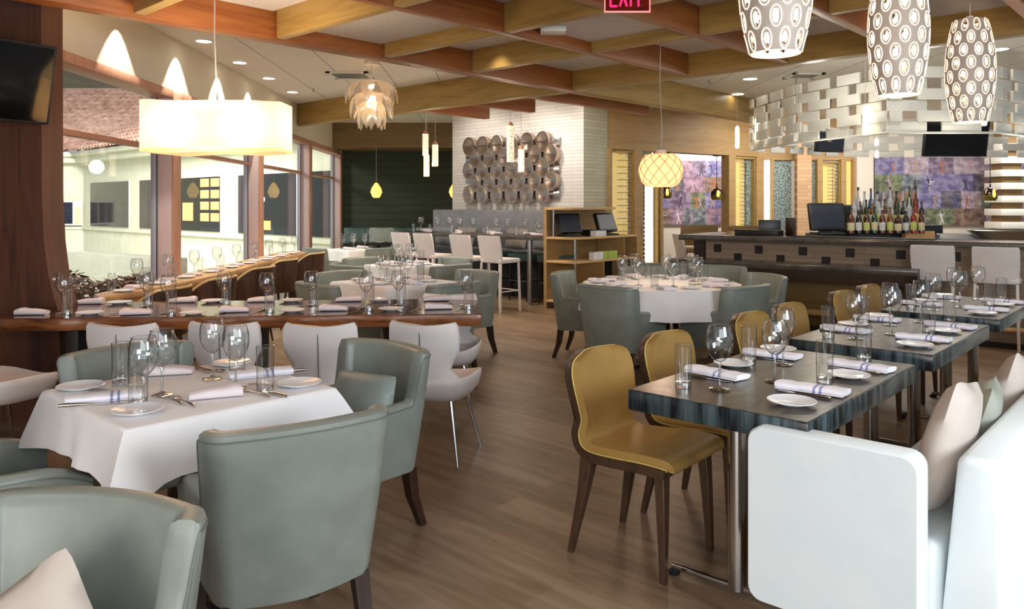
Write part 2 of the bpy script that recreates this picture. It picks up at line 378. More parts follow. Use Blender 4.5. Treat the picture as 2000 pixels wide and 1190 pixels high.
# ------------------------------------------------------------------ armchair
def armchair_fn():
    r = empty('upholstered_armchair')
    W = .265; T = .072
    # centre line of the shell in plan, from right arm front round the back to left arm front
    pts = []
    N = 84
    def plan(s):   # s in [-1,1]
        t = abs(s); sg = 1 if s > 0 else -1
        if t < .40: x = W*.93*(t/.40)*.86; y = -.27+.028*(t/.40)**2
        elif t < .56:
            q = (t-.40)/.16*math.pi/2; x = W*.80+ (W-W*.80)*math.sin(q); y = -.242+.06*(1-math.cos(q))
        else: x = W+.004*math.sin((t-.56)/.44*math.pi); y = -.182+.41*(t-.56)/.44
        return sg*x, y
    def top(s):
        t = abs(s)
        if t < .54: return .80-.006*(t/.54)**2
        q = min(1, (t-.54)/.035); q = q*q*(3-2*q)
        arm = .59-.02*(t-.56)/.44
        if t > .8: arm -= .05*((t-.8)/.2)**2
        return .795*(1-q)+arm*q
    rings = []
    ss = [-1+2*i/N for i in range(N+1)]
    ss = sorted(set([round(x, 4) for x in ss]+[-.54, -.55, -.56, -.575, .54, .55, .56, .575]))
    for s in ss:
        x, y = plan(s); e = .004; x2, y2 = plan(max(-1, min(1, s+e))); x1, y1 = plan(max(-1, min(1, s-e)))
        t = Vector((x2-x1, y2-y1)).normalized(); nrm = Vector((-t.y, t.x))   # points inwards or outwards
        if nrm.dot(Vector((x, y+.0))-Vector((0, .05))) < 0: nrm = -nrm
        zt = top(s); zb = .255+.02*abs(s); ring = []
        hfr = (zt-.25)/.55; lean = (.05 if abs(s) < .56 else .03*(1-(abs(s)-.56)/.44))
        def pt(off, z, k=1.0):
            fz = (z-.25)/.55
            back = max(0, -(y+.10)/.17)*.055*fz
            tap = 1-.19*(1-fz)
            return ((x+nrm.x*off)*tap, (y+nrm.y*off-back)*(1-.07*(1-fz)), z)
        h = T/2; b = .018
        for off, z in [(-h, zb), (h*.9, zb), (h, zb+.02), (h+.004, (zb+zt)/2), (h, zt-.03), (h*.82, zt-.008), (h*.4, zt), (-h*.4, zt), (-h*.82, zt-.008), (-h, zt-.03), (-h, (zb+zt)/2)]:
            ring.append(pt(off, z))
        rings.append(ring)
    # rounded arm fronts
    for end, sg in ((0, -1), (-1, 1)):
        pass
    MB().loft(rings).build('backrest', M['sage'], r, smooth=50)
    seat = MB().box(-.222, -.21, .27, .222, .245, .45); seat.build('seat', M['sage'], r, bev=.03, seg=3)
    # welt along the outer top edge
    w_ = MB(); w_.tube([tuple(Vector(rg[4])+Vector((0, 0, .006))) for rg in rings if True], .003, 5); w_.build('piping', M['piping'], r)
    for sx_ in (-1, 1):
        MB().loft([[(sx_*.20+dx*.026, .20+dy*.026, .27) for dx, dy in ((-1,-1),(1,-1),(1,1),(-1,1))], [(sx_*.205+dx*.016, .215+dy*.016, 0) for dx, dy in ((-1,-1),(1,-1),(1,1),(-1,1))]]).build('leg', M['darkwood'], r, smooth=20)
        MB().loft([[(sx_*.2+dx*.026, -.22+dy*.026, .27) for dx, dy in ((-1,-1),(1,-1),(1,1),(-1,1))], [(sx_*.21+dx*.022, -.235+dy*.022, .14) for dx, dy in ((-1,-1),(1,-1),(1,1),(-1,1))], [(sx_*.22+dx*.016, -.285+dy*.016, 0) for dx, dy in ((-1,-1),(1,-1),(1,1),(-1,1))]]).build('leg', M['darkwood'], r, smooth=20)
    return r
armK = Kind(armchair_fn)
def pillow_mesh(wd, hd, th, n=12, sag=.12):
    mb = MB(); g = {}
    for side in (1, -1):
        for i in range(n+1):
            for j in range(n+1):
                u = -1+2*i/n; v_ = -1+2*j/n
                e = (1-u*u)*(1-v_*v_)
                k = 1-sag*(1-abs(u)**2)*abs(v_)**3*.35-.06*abs(u*v_)**6; k2 = 1-sag*(1-abs(v_)**2)*abs(u)**3*.35-.06*abs(u*v_)**6
                z = side*th/2*(max(e, 0)**.42)
                if e <= 1e-9 and side == -1: g[(side, i, j)] = g[(1, i, j)]; continue
                g[(side, i, j)] = mb.vert((u*wd/2*k2, z, v_*hd/2*k))
    for side in (1, -1):
        for i in range(n):
            for j in range(n):
                q = (g[(side, i, j)], g[(side, i+1, j)], g[(side, i+1, j+1)], g[(side, i, j+1)])
                mb.f.append(q if side == -1 else tuple(reversed(q)))
    return mb
def pillow(x, y, z, wd, hd, th, rz, tilt, roll, mt, label, group=None):
    o = pillow_mesh(wd, hd, th).build('throw_pillow', mt, smooth=80)
    o.matrix_world = Matrix.Translation((x, y, z)) @ Matrix.Rotation(rz, 4, 'Z') @ Matrix.Rotation(tilt, 4, 'X') @ Matrix.Rotation(roll, 4, 'Y')
    tag(o, label, 'pillow', group); return o
def arm_at(c, d, label, grp='sage armchairs'): return armK.put(c[0], c[1], 0, R(d), label, 'armchair', grp)
na, nb = -A2, -B2

# ------------------------------------------------------------------ square clothed table
def cloth_square(half, drop, top=.75, n=14, seed=0):
    rnd = random.Random(seed); mb = MB()
    # flat top + skirt as rings running around the square
    per = 4*n; rings = []
    def pos(k, h_):
        sd = k//n; t = (k % n)/n*2-1
        c = [(t, -1), (1, t), (-t, 1), (-1, -t)][sd]; return c[0]*h_, c[1]*h_
    ph = [rnd.uniform(0, 6.28) for _ in range(6)]
    mb_r = []
    for q, (ext, zz) in enumerate([(0.97*half, 0), (half*.995, -.002), (half+.004, -.012)]):
        mb_r.append([(pos(k, ext)[0], pos(k, ext)[1], top+zz) for k in range(per)])
    L = 7
    for l in range(1, L+1):
        f = l/L; ring = []
        for k in range(per):
            t = (k % n)/n*2-1; cor = abs(t)**6
            x, y = pos(k, 1.0); m_ = max(abs(x), abs(y)); nx, ny = (x if abs(x) > .999 else 0), (y if abs(y) > .999 else 0)
            wav = .012*math.sin(k*2*math.pi/per*9+ph[0])+.008*math.sin(k*2*math.pi/per*17+ph[1])
            out = half+.006+f*(.022+wav+.06*cor)
            ring.append((x*half+nx*(out-half), y*half+ny*(out-half), top-.012-f*drop*(1+.26*abs(t)**5)))
        mb_r.append(ring)
    mb.loft(mb_r, True, False)
    nn = len(mb_r[0]); mb.f.append(tuple(range(nn)))
    return mb
def clothed_table(cx, cy, half, rz, label, cl_label, drop=.165, grp='white clothed square tables', seed=0):
    t = empty('dining_table', (cx, cy, 0), rz); tag(t, label, 'table', grp)
    bx(-half+.01, -half+.01, .715, half-.01, half-.01, .744).build('tabletop', M['shell'], t)
    MB().lathe([(0, .02), (.035, .02), (.035, .72), (0, .72)], 16).build('pedestal', M['steel'], t)
    b = MB(); b.box(-.3, -.03, 0, .3, .03, .022); b.box(-.03, -.3, 0, .03, .3, .022); b.build('foot', M['black'], t, bev=.004)
    c = cloth_square(half, drop, .752, seed=seed).build('tablecloth', M['cloth'], smooth=50); c.location = (cx, cy, 0); c.rotation_euler = (0, 0, rz)
    tag(c, cl_label, 'tablecloth', 'white square tablecloths'); return t
FL = rad(-43)   # local y axis along A
def loc2(cx, cy, u, w_): p = Vector((cx, cy))+A2*u+B2*w_; return p.x, p.y

# ---- foreground table
S1 = (-1.22, 2.96)
clothed_table(*S1, .388, FL, 'square table under white cloth in the left foreground', 'white cloth draped over the square left foreground table')
Z = .754
wh = 'on left foreground clothed table'; g = 'on the foreground clothed table'
for u, w_ in ((-.23, -.14), (-.12, -.03), (.13, .09), (.12, -.12)): ware('w', *loc2(*S1, u, w_), Z, wh, g, sc=1.06)
for u, w_ in ((-.16, .25), (-.24, -.12), (.18, -.23), (.25, .12)): ware('t', *loc2(*S1, u, w_), Z, wh, g, sc=1.05)
for u, w_ in ((-.29, .29), (-.28, -.22), (.30, -.27), (.31, .28)): ware('p', *loc2(*S1, u, w_), Z, wh, g)
ware('n', *loc2(*S1, -.28, .06), Z, wh, g, rad(25)); ware('n', *loc2(*S1, .30, .02), Z, wh, g, rad(28))
ware('l', *loc2(*S1, .05, .3), Z, wh, g, rad(15)); ware('l', *loc2(*S1, .0, -.2), Z, wh, g, rad(205))
ware('k', *loc2(*S1, -.34, .0), Z, wh, g, rad(200)); ware('k', *loc2(*S1, .16, -.29), Z, wh, g, rad(-40)); ware('k', *loc2(*S1, .37, .0), Z, wh, g, rad(20))
ware('f', *loc2(*S1, -.11, -.19), Z, wh, g, rad(-48)); ware('f', *loc2(*S1, -.13, -.13), Z, wh, g, rad(-46)); ware('f', *loc2(*S1, -.19, .19), Z, wh, g, rad(30)); ware('f', *loc2(*S1, .26, -.16), Z, wh, g, rad(22))
ware('s', *loc2(*S1, .17, .27), Z, wh, g, rad(140)); ware('s', *loc2(*S1, .2, .24), Z, wh, g, rad(150)); ware('f', *loc2(*S1, .12, -.26), Z, wh, g, rad(-40))
arm_at((-.785, 2.60), (-.55, .83), 'large sage armchair seen from behind at the left foreground table')
arm_at((-.985, 1.46), (-.22, -.975), 'sage armchair facing the camera in the bottom left corner')
arm_at((-1.78, 2.69), A2, 'sage armchair cut off at the left edge, only its arms in view')
arm_at((-1.58, 3.40), nb, 'sage armchair behind the foreground table, its low back facing the camera')
arm_at((-.76, 3.46), (-.64, -.77), 'sage armchair holding a pillow right of the foreground table')
pillow(-.67, 3.49, .575, .40, .25, .12, rad(141), rad(16), rad(3), M['sage_dark'], 'grey green pillow on the armchair right of the foreground table')
pillow(-.93, 1.50, .53, .37, .37, .12, rad(167), rad(14), rad(38), M['pink_pil'], 'pale taupe pillow in the bottom left corner armchair')

# ------------------------------------------------------------------ mid clothed tables and the armchairs around them
for i, (cx, cy, half, nm) in enumerate([(-1.08, 7.12, .40, 'middle'), (-1.26, 9.1, .33, 'farther')]):
    clothed_table(cx, cy, half, FL, f'square table under white cloth, the {nm} one beyond the wooden table', f'white cloth on the {nm} square table beyond the wooden table', seed=i+3)
    wh = f'on {nm} clothed table beyond the wooden table'; g = f'on the {nm} clothed table'
    for d in range(4):
        a_ = (A2, B2, -A2, -B2)[d]; b_ = (B2, -A2, -B2, A2)[d]
        for kd, f1, f2, ang in (('p', .72, .42, 0), ('n' if d % 2 else 'l', .72, -.12, 90), ('t', .42, -.45, 0), ('w', .35, .12, 0)):
            q = Vector((cx, cy))+a_*half*f1+b_*half*f2
            ware(kd, q.x, q.y, Z, wh, g, R(a_)+rad(ang))
    c = Vector((cx, cy))
    arm_at(c-A2*.56, A2, f'sage armchair at the near left side of the {nm} clothed table')
    arm_at(c-B2*.57, B2, f'sage armchair seen from behind at the {nm} clothed table')
    arm_at(c+B2*.57, nb, f'sage armchair at the far left side of the {nm} clothed table')
    arm_at(c+A2*.62+Vector((.14, .02)) if i == 0 else c+A2*.57, na, f'sage armchair on the right side of the {nm} clothed table')
pillow(-.46, 7.68, .57, .38, .26, .12, R(-A2), rad(16), 0, M['taupe'], 'brown pillow on the armchair right of the middle clothed table')
cx, cy = -2.5, 12.35
clothed_table(cx, cy, .33, FL, 'small clothed table far back beside the last window', 'pinkish white cloth on the small table by the last window', seed=9)
wh = 'on small clothed table by last window'; g = 'on the small clothed table by the window'
for u, w_ in ((-.15, .1), (.1, .15), (.12, -.12), (-.1, -.12)): ware('w', *loc2(cx, cy, u, w_), Z, wh, g)
for u, w_ in ((-.2, -.15), (.2, .05)): ware('l', *loc2(cx, cy, u, w_), Z, wh, g)
arm_at(Vector((cx, cy))-B2*.47, B2, 'taupe-looking armchair by the small clothed table near the last window')
arm_at(Vector((cx, cy))-A2*.47, A2, 'armchair left of the small clothed table near the last window')

# ------------------------------------------------------------------ round table
def round_table():
    cx, cy = 1.33, 6.97; rr = .69
    t = empty('round_table', (cx, cy, 0)); tag(t, 'round table under white cloth with sage armchairs around it', 'table')
    MB().lathe([(0, .715), (rr-.01, .715), (rr-.01, .744), (0, .744)], 48).build('tabletop', M['shell'], t)
    MB().lathe([(0, .02), (.04, .02), (.04, .72), (0, .72)], 16).build('pedestal', M['chrome'], t)
    for k in range(4):
        a = k*math.pi/2+.5; MB().tube([(0, 0, .05), (.34*math.cos(a), .34*math.sin(a), .015)], [.03, .014], 8).build('foot', M['chrome'], t)
    n = 96; rings = [[(.97*rr*math.cos(2*math.pi*k/n), .97*rr*math.sin(2*math.pi*k/n), .752) for k in range(n)]]
    for l in range(9):
        f = l/8; ring = []
        for k in range(n):
            a = 2*math.pi*k/n; r2 = rr+.004+f*(.012+.032*(.5+.5*math.sin(a*15+math.sin(a*3)*1.2)))
            ring.append((r2*math.cos(a), r2*math.sin(a), .748-f*.235-(.01 if l else 0)))
        rings.append(ring)
    mb = MB().loft(rings, True, False); mb.f.append(tuple(range(n)))
    c = mb.build('tablecloth', M['cloth'], smooth=50); c.location = (cx, cy, 0); tag(c, 'white cloth hanging in folds over the round table', 'tablecloth')
    wh = 'on the round clothed table'; g = wh
    for k in range(7):
        a = k*2*math.pi/7+.25
        for kd, r_, da, rz in (('p', .55, .25, 0), ('n' if k % 2 else 'l', .53, -.12, a), ('t', .38, -.35, 0), ('w', .34, .1, 0), ('k', .55, -.27, a)):
            ware(kd, cx+r_*math.cos(a+da), cy+r_*math.sin(a+da), Z, wh, g, rz)
round_table()
for c, d, l in [((.94, 6.51), (.69, .72), 'sage armchair with its broad back to the camera, left front of the round table'),
                ((.74, 7.50), (.93, -.35), 'sage armchair in side view at the left of the round table'),
                ((1.76, 6.55), (-.60, .8), 'sage armchair with its back to the camera, right front of the round table'),
                ((2.15, 7.26), (-.95, -.3), 'sage armchair at the right of the round table with a bright inner back'),
                ((1.43, 7.98), (0, -1), 'sage armchair behind the round table, facing the camera'),
                ((2.10, 8.14), (-.5, -.85), 'sage armchair behind the round table at its far right'),
                ((1.80, 9.0), (.25, .97), 'sage armchair farthest back, between round table and bar')]:
    arm_at(c, d, l)

# ------------------------------------------------------------------ three veined tables and the mustard chairs
N1 = Vector((.95, 2.503)); DN = Vector((1.008, 1.118)); TL, TW = 1.22, .686
def vtable_fn():
    # local x along A, local y along B, origin at the near right corner on the floor
    r = empty('veined_table')
    bx(0, 0, .672, TL, TW, .747).build('table_edge', M['table_edge'], r, bev=.003)
    bx(.004, .004, .7465, TL-.004, TW-.004, .750).build('tabletop', M['table_top'], r)
    for u in (.21, .99):
        c = MB(); c.lathe([(0, .03), (.036, .03), (.036, .672), (0, .672)], 24, (u, TW/2, 0)); c.build('pedestal', M['chrome'], r)
        f = MB().tube([(u, TW/2-.27, .03), (u, TW/2+.27, .03)], .014, 10); fo = f.build('foot_bar', M['chrome'], r)
        for s in (-1, 1): MB().lathe([(0, 0), (.022, 0), (.024, .012), (.012, .02), (.008, .03)], 14, (u, TW/2+s*.265, 0)).build('levelling_foot', M['rubber'], fo)
    return r
vK = Kind(vtable_fn)
chair_dir = Vector((.76, -.65))
def ychair_fn():
    r = empty('mustard_chair')
    prof = [(.235, .435, .215), (.225, .457, .222), (.12, .462, .225), (-.02, .452, .215), (-.12, .448, .205), (-.17, .458, .198), (-.195, .49, .19), (-.205, .54, .188), (-.218, .62, .20), (-.235, .71, .212), (-.247, .765, .205), (-.254, .80, .178), (-.258, .822, .12)]
    def cr(p0, p1, p2, p3, t): return tuple(.5*(2*b+(c-a)*t+(2*a-5*b+4*c-d)*t*t+(3*b-a-3*c+d)*t**3) for a, b, c, d in zip(p0, p1, p2, p3))
    pf = [prof[0]]+prof+[prof[-1]]; prof2 = []
    for i in range(1, len(pf)-2):
        for q in range(3): prof2.append(cr(pf[i-1], pf[i], pf[i+1], pf[i+2], q/3))
    prof2.append(prof[-1]); prof = prof2
    def shell(off, grow, nx=16, x0=0):
        rings = []
        for i, (y, z, hw) in enumerate(prof):
            a = prof[max(i-1, 0)]; b = prof[min(i+1, len(prof)-1)]
            t = Vector((b[0]-a[0], b[1]-a[1])).normalized(); n = Vector((t.y, -t.x))  # outward (down/back)
            row = []
            for k in range(nx+1):
                x = -1+2*k/nx; sm = min(1, max(0, (z-.455)/.10)) if y < -.1 else 0; curl = (x*x)*(.006+.029*sm)
                yy = y+n.x*off; zz = z+n.y*off
                yy += curl*sm; zz += curl*.3*(1-sm)
                row.append((x*(hw+grow), yy, zz))
            rings.append(row)
        return rings
    def thick(o1, o2, g1, g2):
        f_ = shell(o1, g1); b_ = shell(o2, g2)
        return [a+list(reversed(b)) for a, b in zip(f_, b_)]
    # n points to the room side of the seat; offsets: cushion in front, shell behind
    MB().loft(thick(.018, -.018, -.004, 0)).build('cushion', M['mustard'], r, smooth=60)
    MB().loft(thick(-.019, -.058, .002, -.006)).build('shell', M['shell'], r, smooth=60)
    e = shell(-.012, .004); path = [row[0] for row in e]+[e[-1][k] for k in range(1, len(e[-1])-1)]+[row[-1] for row in reversed(e)]
    MB().tube([(p[0], p[1]+.001, p[2]) for p in path], .0034, 6).build('welt', M['welt'], r, smooth=70)
    sk = MB()
    sk.box(-.19, -.17, .385, .19, .19, .43); sk.build('seat_frame', M['shell'], r, bev=.02)
    sq = ((-1, -1), (1, -1), (1, 1), (-1, 1))
    for s in (-1, 1):
        MB().loft([[(s*.175+dx*.026, .18+dy*.022, .43) for dx, dy in sq], [(s*.185+dx*.02, .19+dy*.018, .25) for dx, dy in sq], [(s*.195+dx*.012, .2+dy*.012, 0) for dx, dy in sq]]).build('leg', M['shell'], r, smooth=20, bev=.003)
        MB().loft([[(s*.165+dx*.028, -.16+dy*.03, .43) for dx, dy in sq], [(s*.18+dx*.02, -.185+dy*.02, .25) for dx, dy in sq], [(s*.2+dx*.012, -.235+dy*.012, 0) for dx, dy in sq]]).build('leg', M['shell'], r, smooth=20, bev=.003)
    return r
yK = Kind(ychair_fn)
yd = ['first mustard chair from the camera, fully in view at the nearest veined table', 'mustard chair tucked behind the foremost one at the nearest veined table', 'mustard chair at the near end of the middle veined table', 'mustard chair at the far end of the middle veined table',
      'mustard chair at the near end of the farthest veined table', 'mustard chair at the far end of the farthest veined table']
for k, o_ in enumerate((0, .56, 1.50, 2.06, 3.02, 3.60)):
    c = Vector((.555, 3.26))+Vector((.668, .744))*o_
    yK.put(c.x, c.y, 0, R(chair_dir), yd[k], 'chair', 'mustard chairs along the veined tables')
pos = ['nearest', 'middle', 'farthest']
for k in range(3):
    n0 = N1+DN*k
    vK.put(n0.x, n0.y, 0, math.atan2(.744, .668), f'grey brown veined table on chrome pedestals, the {pos[k]} of the three by the banquette', 'table', 'veined tables along the white banquette')
    a_ = Vector((.668, .744)); b_ = Vector((-.744, .668)); ra = math.atan2(.744, .668)
    wh = f'on {pos[k]} veined table'; g = f'on the {pos[k]} veined table'
    def L(u, w_): q = n0+a_*u+b_*w_; return q.x, q.y
    zt = .751
    for u, w_ in ((.16, .54), (.75, .55), (.61, .17), (1.14, .19)): ware('t', *L(u, w_), zt, wh, g)
    for u, w_ in [(.22, .42), (.83, .43), (.49, .32)]+([(1.08, .33)] if k else []): ware('w', *L(u, w_), zt, wh, g, sc=1.08)
    for j, (u, w_) in enumerate(((.44, .545), (.98, .545), (.43, .15), (.98, .15))):
        ware('n', *L(u, w_), zt+.002, wh, g, ra+rad(90 if j > 1 else -90)+rad((-6, 4, 5, -4)[j])+(math.pi if j > 1 else 0))
        ware('k', *L(u+(-.085 if j < 2 else .085), w_), zt, wh, g, ra+rad(90 if j < 2 else -90))
        ware('f', *L(u+(.085 if j < 2 else -.085), w_), zt, wh, g, ra+rad(90 if j < 2 else -90))
    for u, w_ in ((.66, .58), (1.13, .58), (.19, .13), (.76, .13)): ware('p', *L(u, w_), zt, wh, g)

# ------------------------------------------------------------------ white banquette
def banquette():
    # local x along A (away), local y towards the wall (-B); origin N1 on the floor
    r = empty('banquette', (N1.x, N1.y, 0), math.atan2(.744, .668)); tag(r, 'long white leather banquette with an end panel at the right', 'banquette')
    Lx = 7.5
    def b(name, x0, y0, z0, x1, y1, z1, mt, bev=.0, **k):   # y positive = towards the back of the banquette
        return bx(x0, -y1, z0, x1, -y0, z1).build(name, mt, r, bev=bev, **k)
    b('plinth', .0, .02, 0, Lx, .50, .15, M['oak'])
    b('seat', .055, .03, .15, Lx, .37, .455, M['cream'], .03, seg=3)
    rr_ = lambda y0, z0, y1, z1, q: [(y0+q-q*math.cos(a), z0+q-q*math.sin(a)) for a in [i*math.pi/10 for i in range(6)]]+[(y1-q+q*math.sin(a), z0+q-q*math.cos(a)) for a in [i*math.pi/10 for i in range(6)]]+[(y1-q+q*math.cos(a), z1-q+q*math.sin(a)) for a in [i*math.pi/10 for i in range(6)]]+[(y0+q-q*math.sin(a), z1-q+q*math.cos(a)) for a in [i*math.pi/10 for i in range(6)]]
    o1 = rr_(-.34, .15, .18, .72, .045)
    ep = MB().loft([[(-.06, y*.98-.002, .008+z*.983) for y, z in o1], [(-.05, y, z) for y, z in o1], [(.04, y, z) for y, z in o1], [(.05, y*.98-.002, .008+z*.983) for y, z in o1]])
    ep.build('end_panel', M['cream'], r, smooth=50)
    # leaning backrest
    bk = MB().hexa([(.04, -.55, .06), (Lx, -.55, .06), (Lx, -.355, .06), (.04, -.355, .06)], [(.04, -.53, .725), (Lx, -.53, .725), (Lx, -.415, .725), (.04, -.415, .725)])
    bk.build('backrest', M['cream'], r, bev=.028, seg=3)
banquette()
def bp(u, w_, z): q = N1+Vector((.668, .744))*u+Vector((.744, -.668))*w_; return q.x, q.y, z
rb_ = math.atan2(.744, .668)
pillow(*bp(.34, .325, .665), .42, .45, .13, rb_, rad(14), rad(10), M['pink_pil'], 'large pale taupe pillow beside the near end panel of the banquette')
pillow(*bp(.74, .33, .63), .38, .38, .12, rb_+rad(8), rad(16), rad(0), M['grey_pil'], 'grey green pillow behind the first pillow on the banquette')
pillow(*bp(1.30, .33, .63), .42, .42, .13, rb_, rad(14), rad(12), M['pink_pil'], 'second taupe pillow at the right edge on the banquette')

# ------------------------------------------------------------------ walnut slab table, white chairs
def slab_table():
    p0 = Vector((-3.22, 4.77)); p1 = Vector((-.197, 5.0)); d = (p1-p0); Ln = d.length; ang = math.atan2(d.y, d.x)
    r = empty('slab_table', (p0.x, p0.y, 0), ang); tag(r, 'long dark live edge wooden table with white chairs', 'table')
    rn = random.Random(3); n = 40; fr = [( Ln*i/n, .012*math.sin(i*.9)+rn.uniform(-.006, .006)) for i in range(n+1)]; bk = [(Ln*i/n, .83+.012*math.sin(i*.7+1)) for i in range(n, -1, -1)]
    MB().prism(fr+bk, .672, .747).build('table_edge', M['slab_edge'], r, bev=.006)
    MB().prism([(x, y+.012) for x, y in fr]+[(x, y-.012) for x, y in bk], .746, .750).build('tabletop', M['slab_top'], r)
    for x in (.45, 1.5, 2.5):
        bx(x-.04, .12, 0, x+.04, .70, .672).build('trestle', M['dark'], r, bev=.005)
slab_table()
wh = 'on the long wooden table'; g = wh
FR = [(58, 616), (262, 616), (455, 611), (650, 608), (855, 605)]; BK = [(178, 593), (360, 590), (512, 589), (682, 588), (852, 587)]
for i, (x, y) in enumerate(FR):
    q = P(x, y, .75); ware('l', q.x, q.y+.03, .751, wh, g, rad(8+(-5, 6, 3, -4, 2)[i]))
    q = P(x+112, y, .75); 
    if i < 4: ware('p', q.x, q.y+.03, .751, wh, g)
    for dx_, kd, dy_ in ((70, 't', 0), (64, 'w', -7)):
        q = P(x+(dx_ if i < 4 else dx_-10), y+dy_, .75); ware(kd, q.x, q.y+.02, .751, wh, g)
    q = P(x+45, y, .75); ware('k', q.x, q.y+.03, .751, wh, g, rad(75)); q = P(x+(160 if i < 4 else 15), y, .75)
    if i < 4: ware('f', q.x, q.y+.03, .751, wh, g, rad(75))
for i, (x, y) in enumerate(BK):
    q = P(x, y, .75); ware('l', q.x, q.y-.02, .751, wh, g, rad(190))
    if i < 4: q = P(x+58, y, .75); ware('p', q.x, q.y-.02, .751, wh, g)
    q = P(x-68, y+5, .75); ware('t', q.x, q.y-.02, .751, wh, g)
    q = P(x-74, y+9, .75); ware('w', q.x, q.y, .751, wh, g)
def wchair_fn():
    r = empty('white_shell_chair'); n = 12
    rows = []
    prof = [(-.185, .40, .205), (-.195, .47, .20), (-.20, .52, .145), (-.205, .57, .165), (-.215, .63, .20), (-.225, .70, .206), (-.235, .755, .20), (-.24, .778, .185)]
    f_, b_ = [], []
    for i, (y, z, hw) in enumerate(prof):
        a, b = [], []
        for k in range(n+1):
            x = -1+2*k/n; zz = z+(.018*x*x if i > 5 else 0)
            yy = y+.045*x*x
            a.append((x*hw, yy+.016, zz)); b.append((x*hw, yy-.016, zz))
        rows.append(a+list(reversed(b)))
    MB().loft(rows).build('backrest', M['white_lea'], r, smooth=60, bev=0)
    # seat tub
    def sup(a, R_, ry, e=.62): return (math.copysign(abs(math.cos(a))**e, math.cos(a))*R_, math.copysign(abs(math.sin(a))**e, math.sin(a))*ry)
    rings = []
    for rx, ry, z, rim in [(.12, .12, .335, 0), (.20, .19, .345, 0), (.235, .222, .385, .01), (.25, .24, .43, .02), (.252, .243, .455, .03), (.246, .237, .462, .03), (.236, .226, .455, .028), (.22, .21, .435, .01), (.15, .14, .43, 0), (.05, .05, .432, 0)]:
        ring = []
        for k in range(36):
            a = 2*math.pi*k/36; x, y = sup(a, rx, ry); zz = z+rim*(abs(math.cos(a)))*.8-rim*.8*(max(0, math.sin(a))**2)
            ring.append((x, y+.015, zz))
        rings.append(ring)
    MB().loft(rings).build('seat', M['white_lea'], r, smooth=60)
    MB().tube([(-.004, -.2225, .44), (-.004, -.232, .60), (-.004, -.247, .74)], .003, 5).build('back_seam', M['piping'], r)
    for sx_, sy_ in ((-1, -1), (1, -1), (-1, 1), (1, 1)):
        MB().tube([(sx_*.14, sy_*.13, .345), (sx_*.21, sy_*.22, 0.006), (sx_*.211, sy_*.221, 0)], [.012, .007, .009], 8).build('leg', M['chrome'], r)
    return r
wK = Kind(wchair_fn)
for (x, y, a, l) in [(-2.93, 4.47, -22, 'white shell chair at the left edge of the photo, nearest the dark column'), (-2.15, 4.52, -4, 'white shell chair second from the dark column at the wooden table'),
                     (-1.60, 4.56, -4, 'middle white shell chair of the row at the wooden table'), (-1.07, 4.52, 2, 'white shell chair with a vertical back seam left of the sage armchair'),
                     (-.45, 4.56, -14, 'white shell chair at the right end of the wooden table, legs in view'), (-.47, 5.55, 176, 'white shell chair across the wooden table, mostly hidden at its right end')]:
    wK.put(x, y, 0, rad(a), l, 'chair', 'white shell chairs at the wooden table')

# ------------------------------------------------------------------ window wall (structure)
def WX(y): return -3.1-.033*y
def WP(y, off=0): return Vector((WX(y)+off, y))
wd_ = math.atan2(1, -.033)
struct(MB().prism([(-9, -5), (14, -5), (14, 22), (-3.1, 22), (WX(6), 6), (-3.9, 4), (-9, 4)], -.1, 0).build('floor', M['floor']))
struct(MB().prism([(-3.4, -.2), (10, -.2), (14, 6), (14, 18), (-3.75, 18)], 3.1, 3.2).build('ceiling', M['ceiling']))
struct(slab('wall_left', WP(5.53), WP(16.9), 2.55, 3.1, 0, .2, M['plaster']))
struct(slab('baseboard_left', WP(5.53), WP(16.9), 0, .45, 0, .2, M['plaster']))
for i, (ya, yb) in enumerate([(5.53, 7.68), (7.87, 10.6), (10.8, 13.6), (13.8, 16.5)]):
    wdw = empty(f'window_{i+1}', (0, 0, 0)); wdw['kind'] = 'structure'
    slab('window_head', WP(ya), WP(yb), 2.50, 2.58, -.02, .2, M['copper'], wdw, bev=.004)
    slab('transom', WP(ya), WP(yb), 1.985, 2.03, .10, .18, M['copper'], wdw, bev=.003)
    slab('window_sill', WP(ya), WP(yb), .45, .50, -.02, .2, M['copper'], wdw, bev=.003)
    slab('side_frame', WP(yb-.03), WP(yb), .5, 2.5, .13, .19, M['lavender'], wdw)
    slab('seal', WP(yb-.032), WP(yb-.03), .5, 2.5, .125, .135, M['black'], wdw)
    slab('pane', WP(ya), WP(yb), .5, 2.5, .168, .172, M['pane'], wdw)
for i, (ya, yb) in enumerate([(7.68, 7.87), (10.6, 10.8), (13.6, 13.8), (16.5, 16.7)]):
    t = empty(f'trim_{i+1}'); t['kind'] = 'structure'
    slab('post_face', WP(ya+.002), WP(yb), 0, 2.56, -.0, .19, M['frame_face'], t, bev=.003)
    slab('post_side', WP(ya), WP(yb+.002), 0, 2.56, -.02, -.0, M['copper'], t, bev=.003)
struct(slab('wall_left_near', WP(0), WP(5.19), 0, 3.1, .75, .95, M['column']))
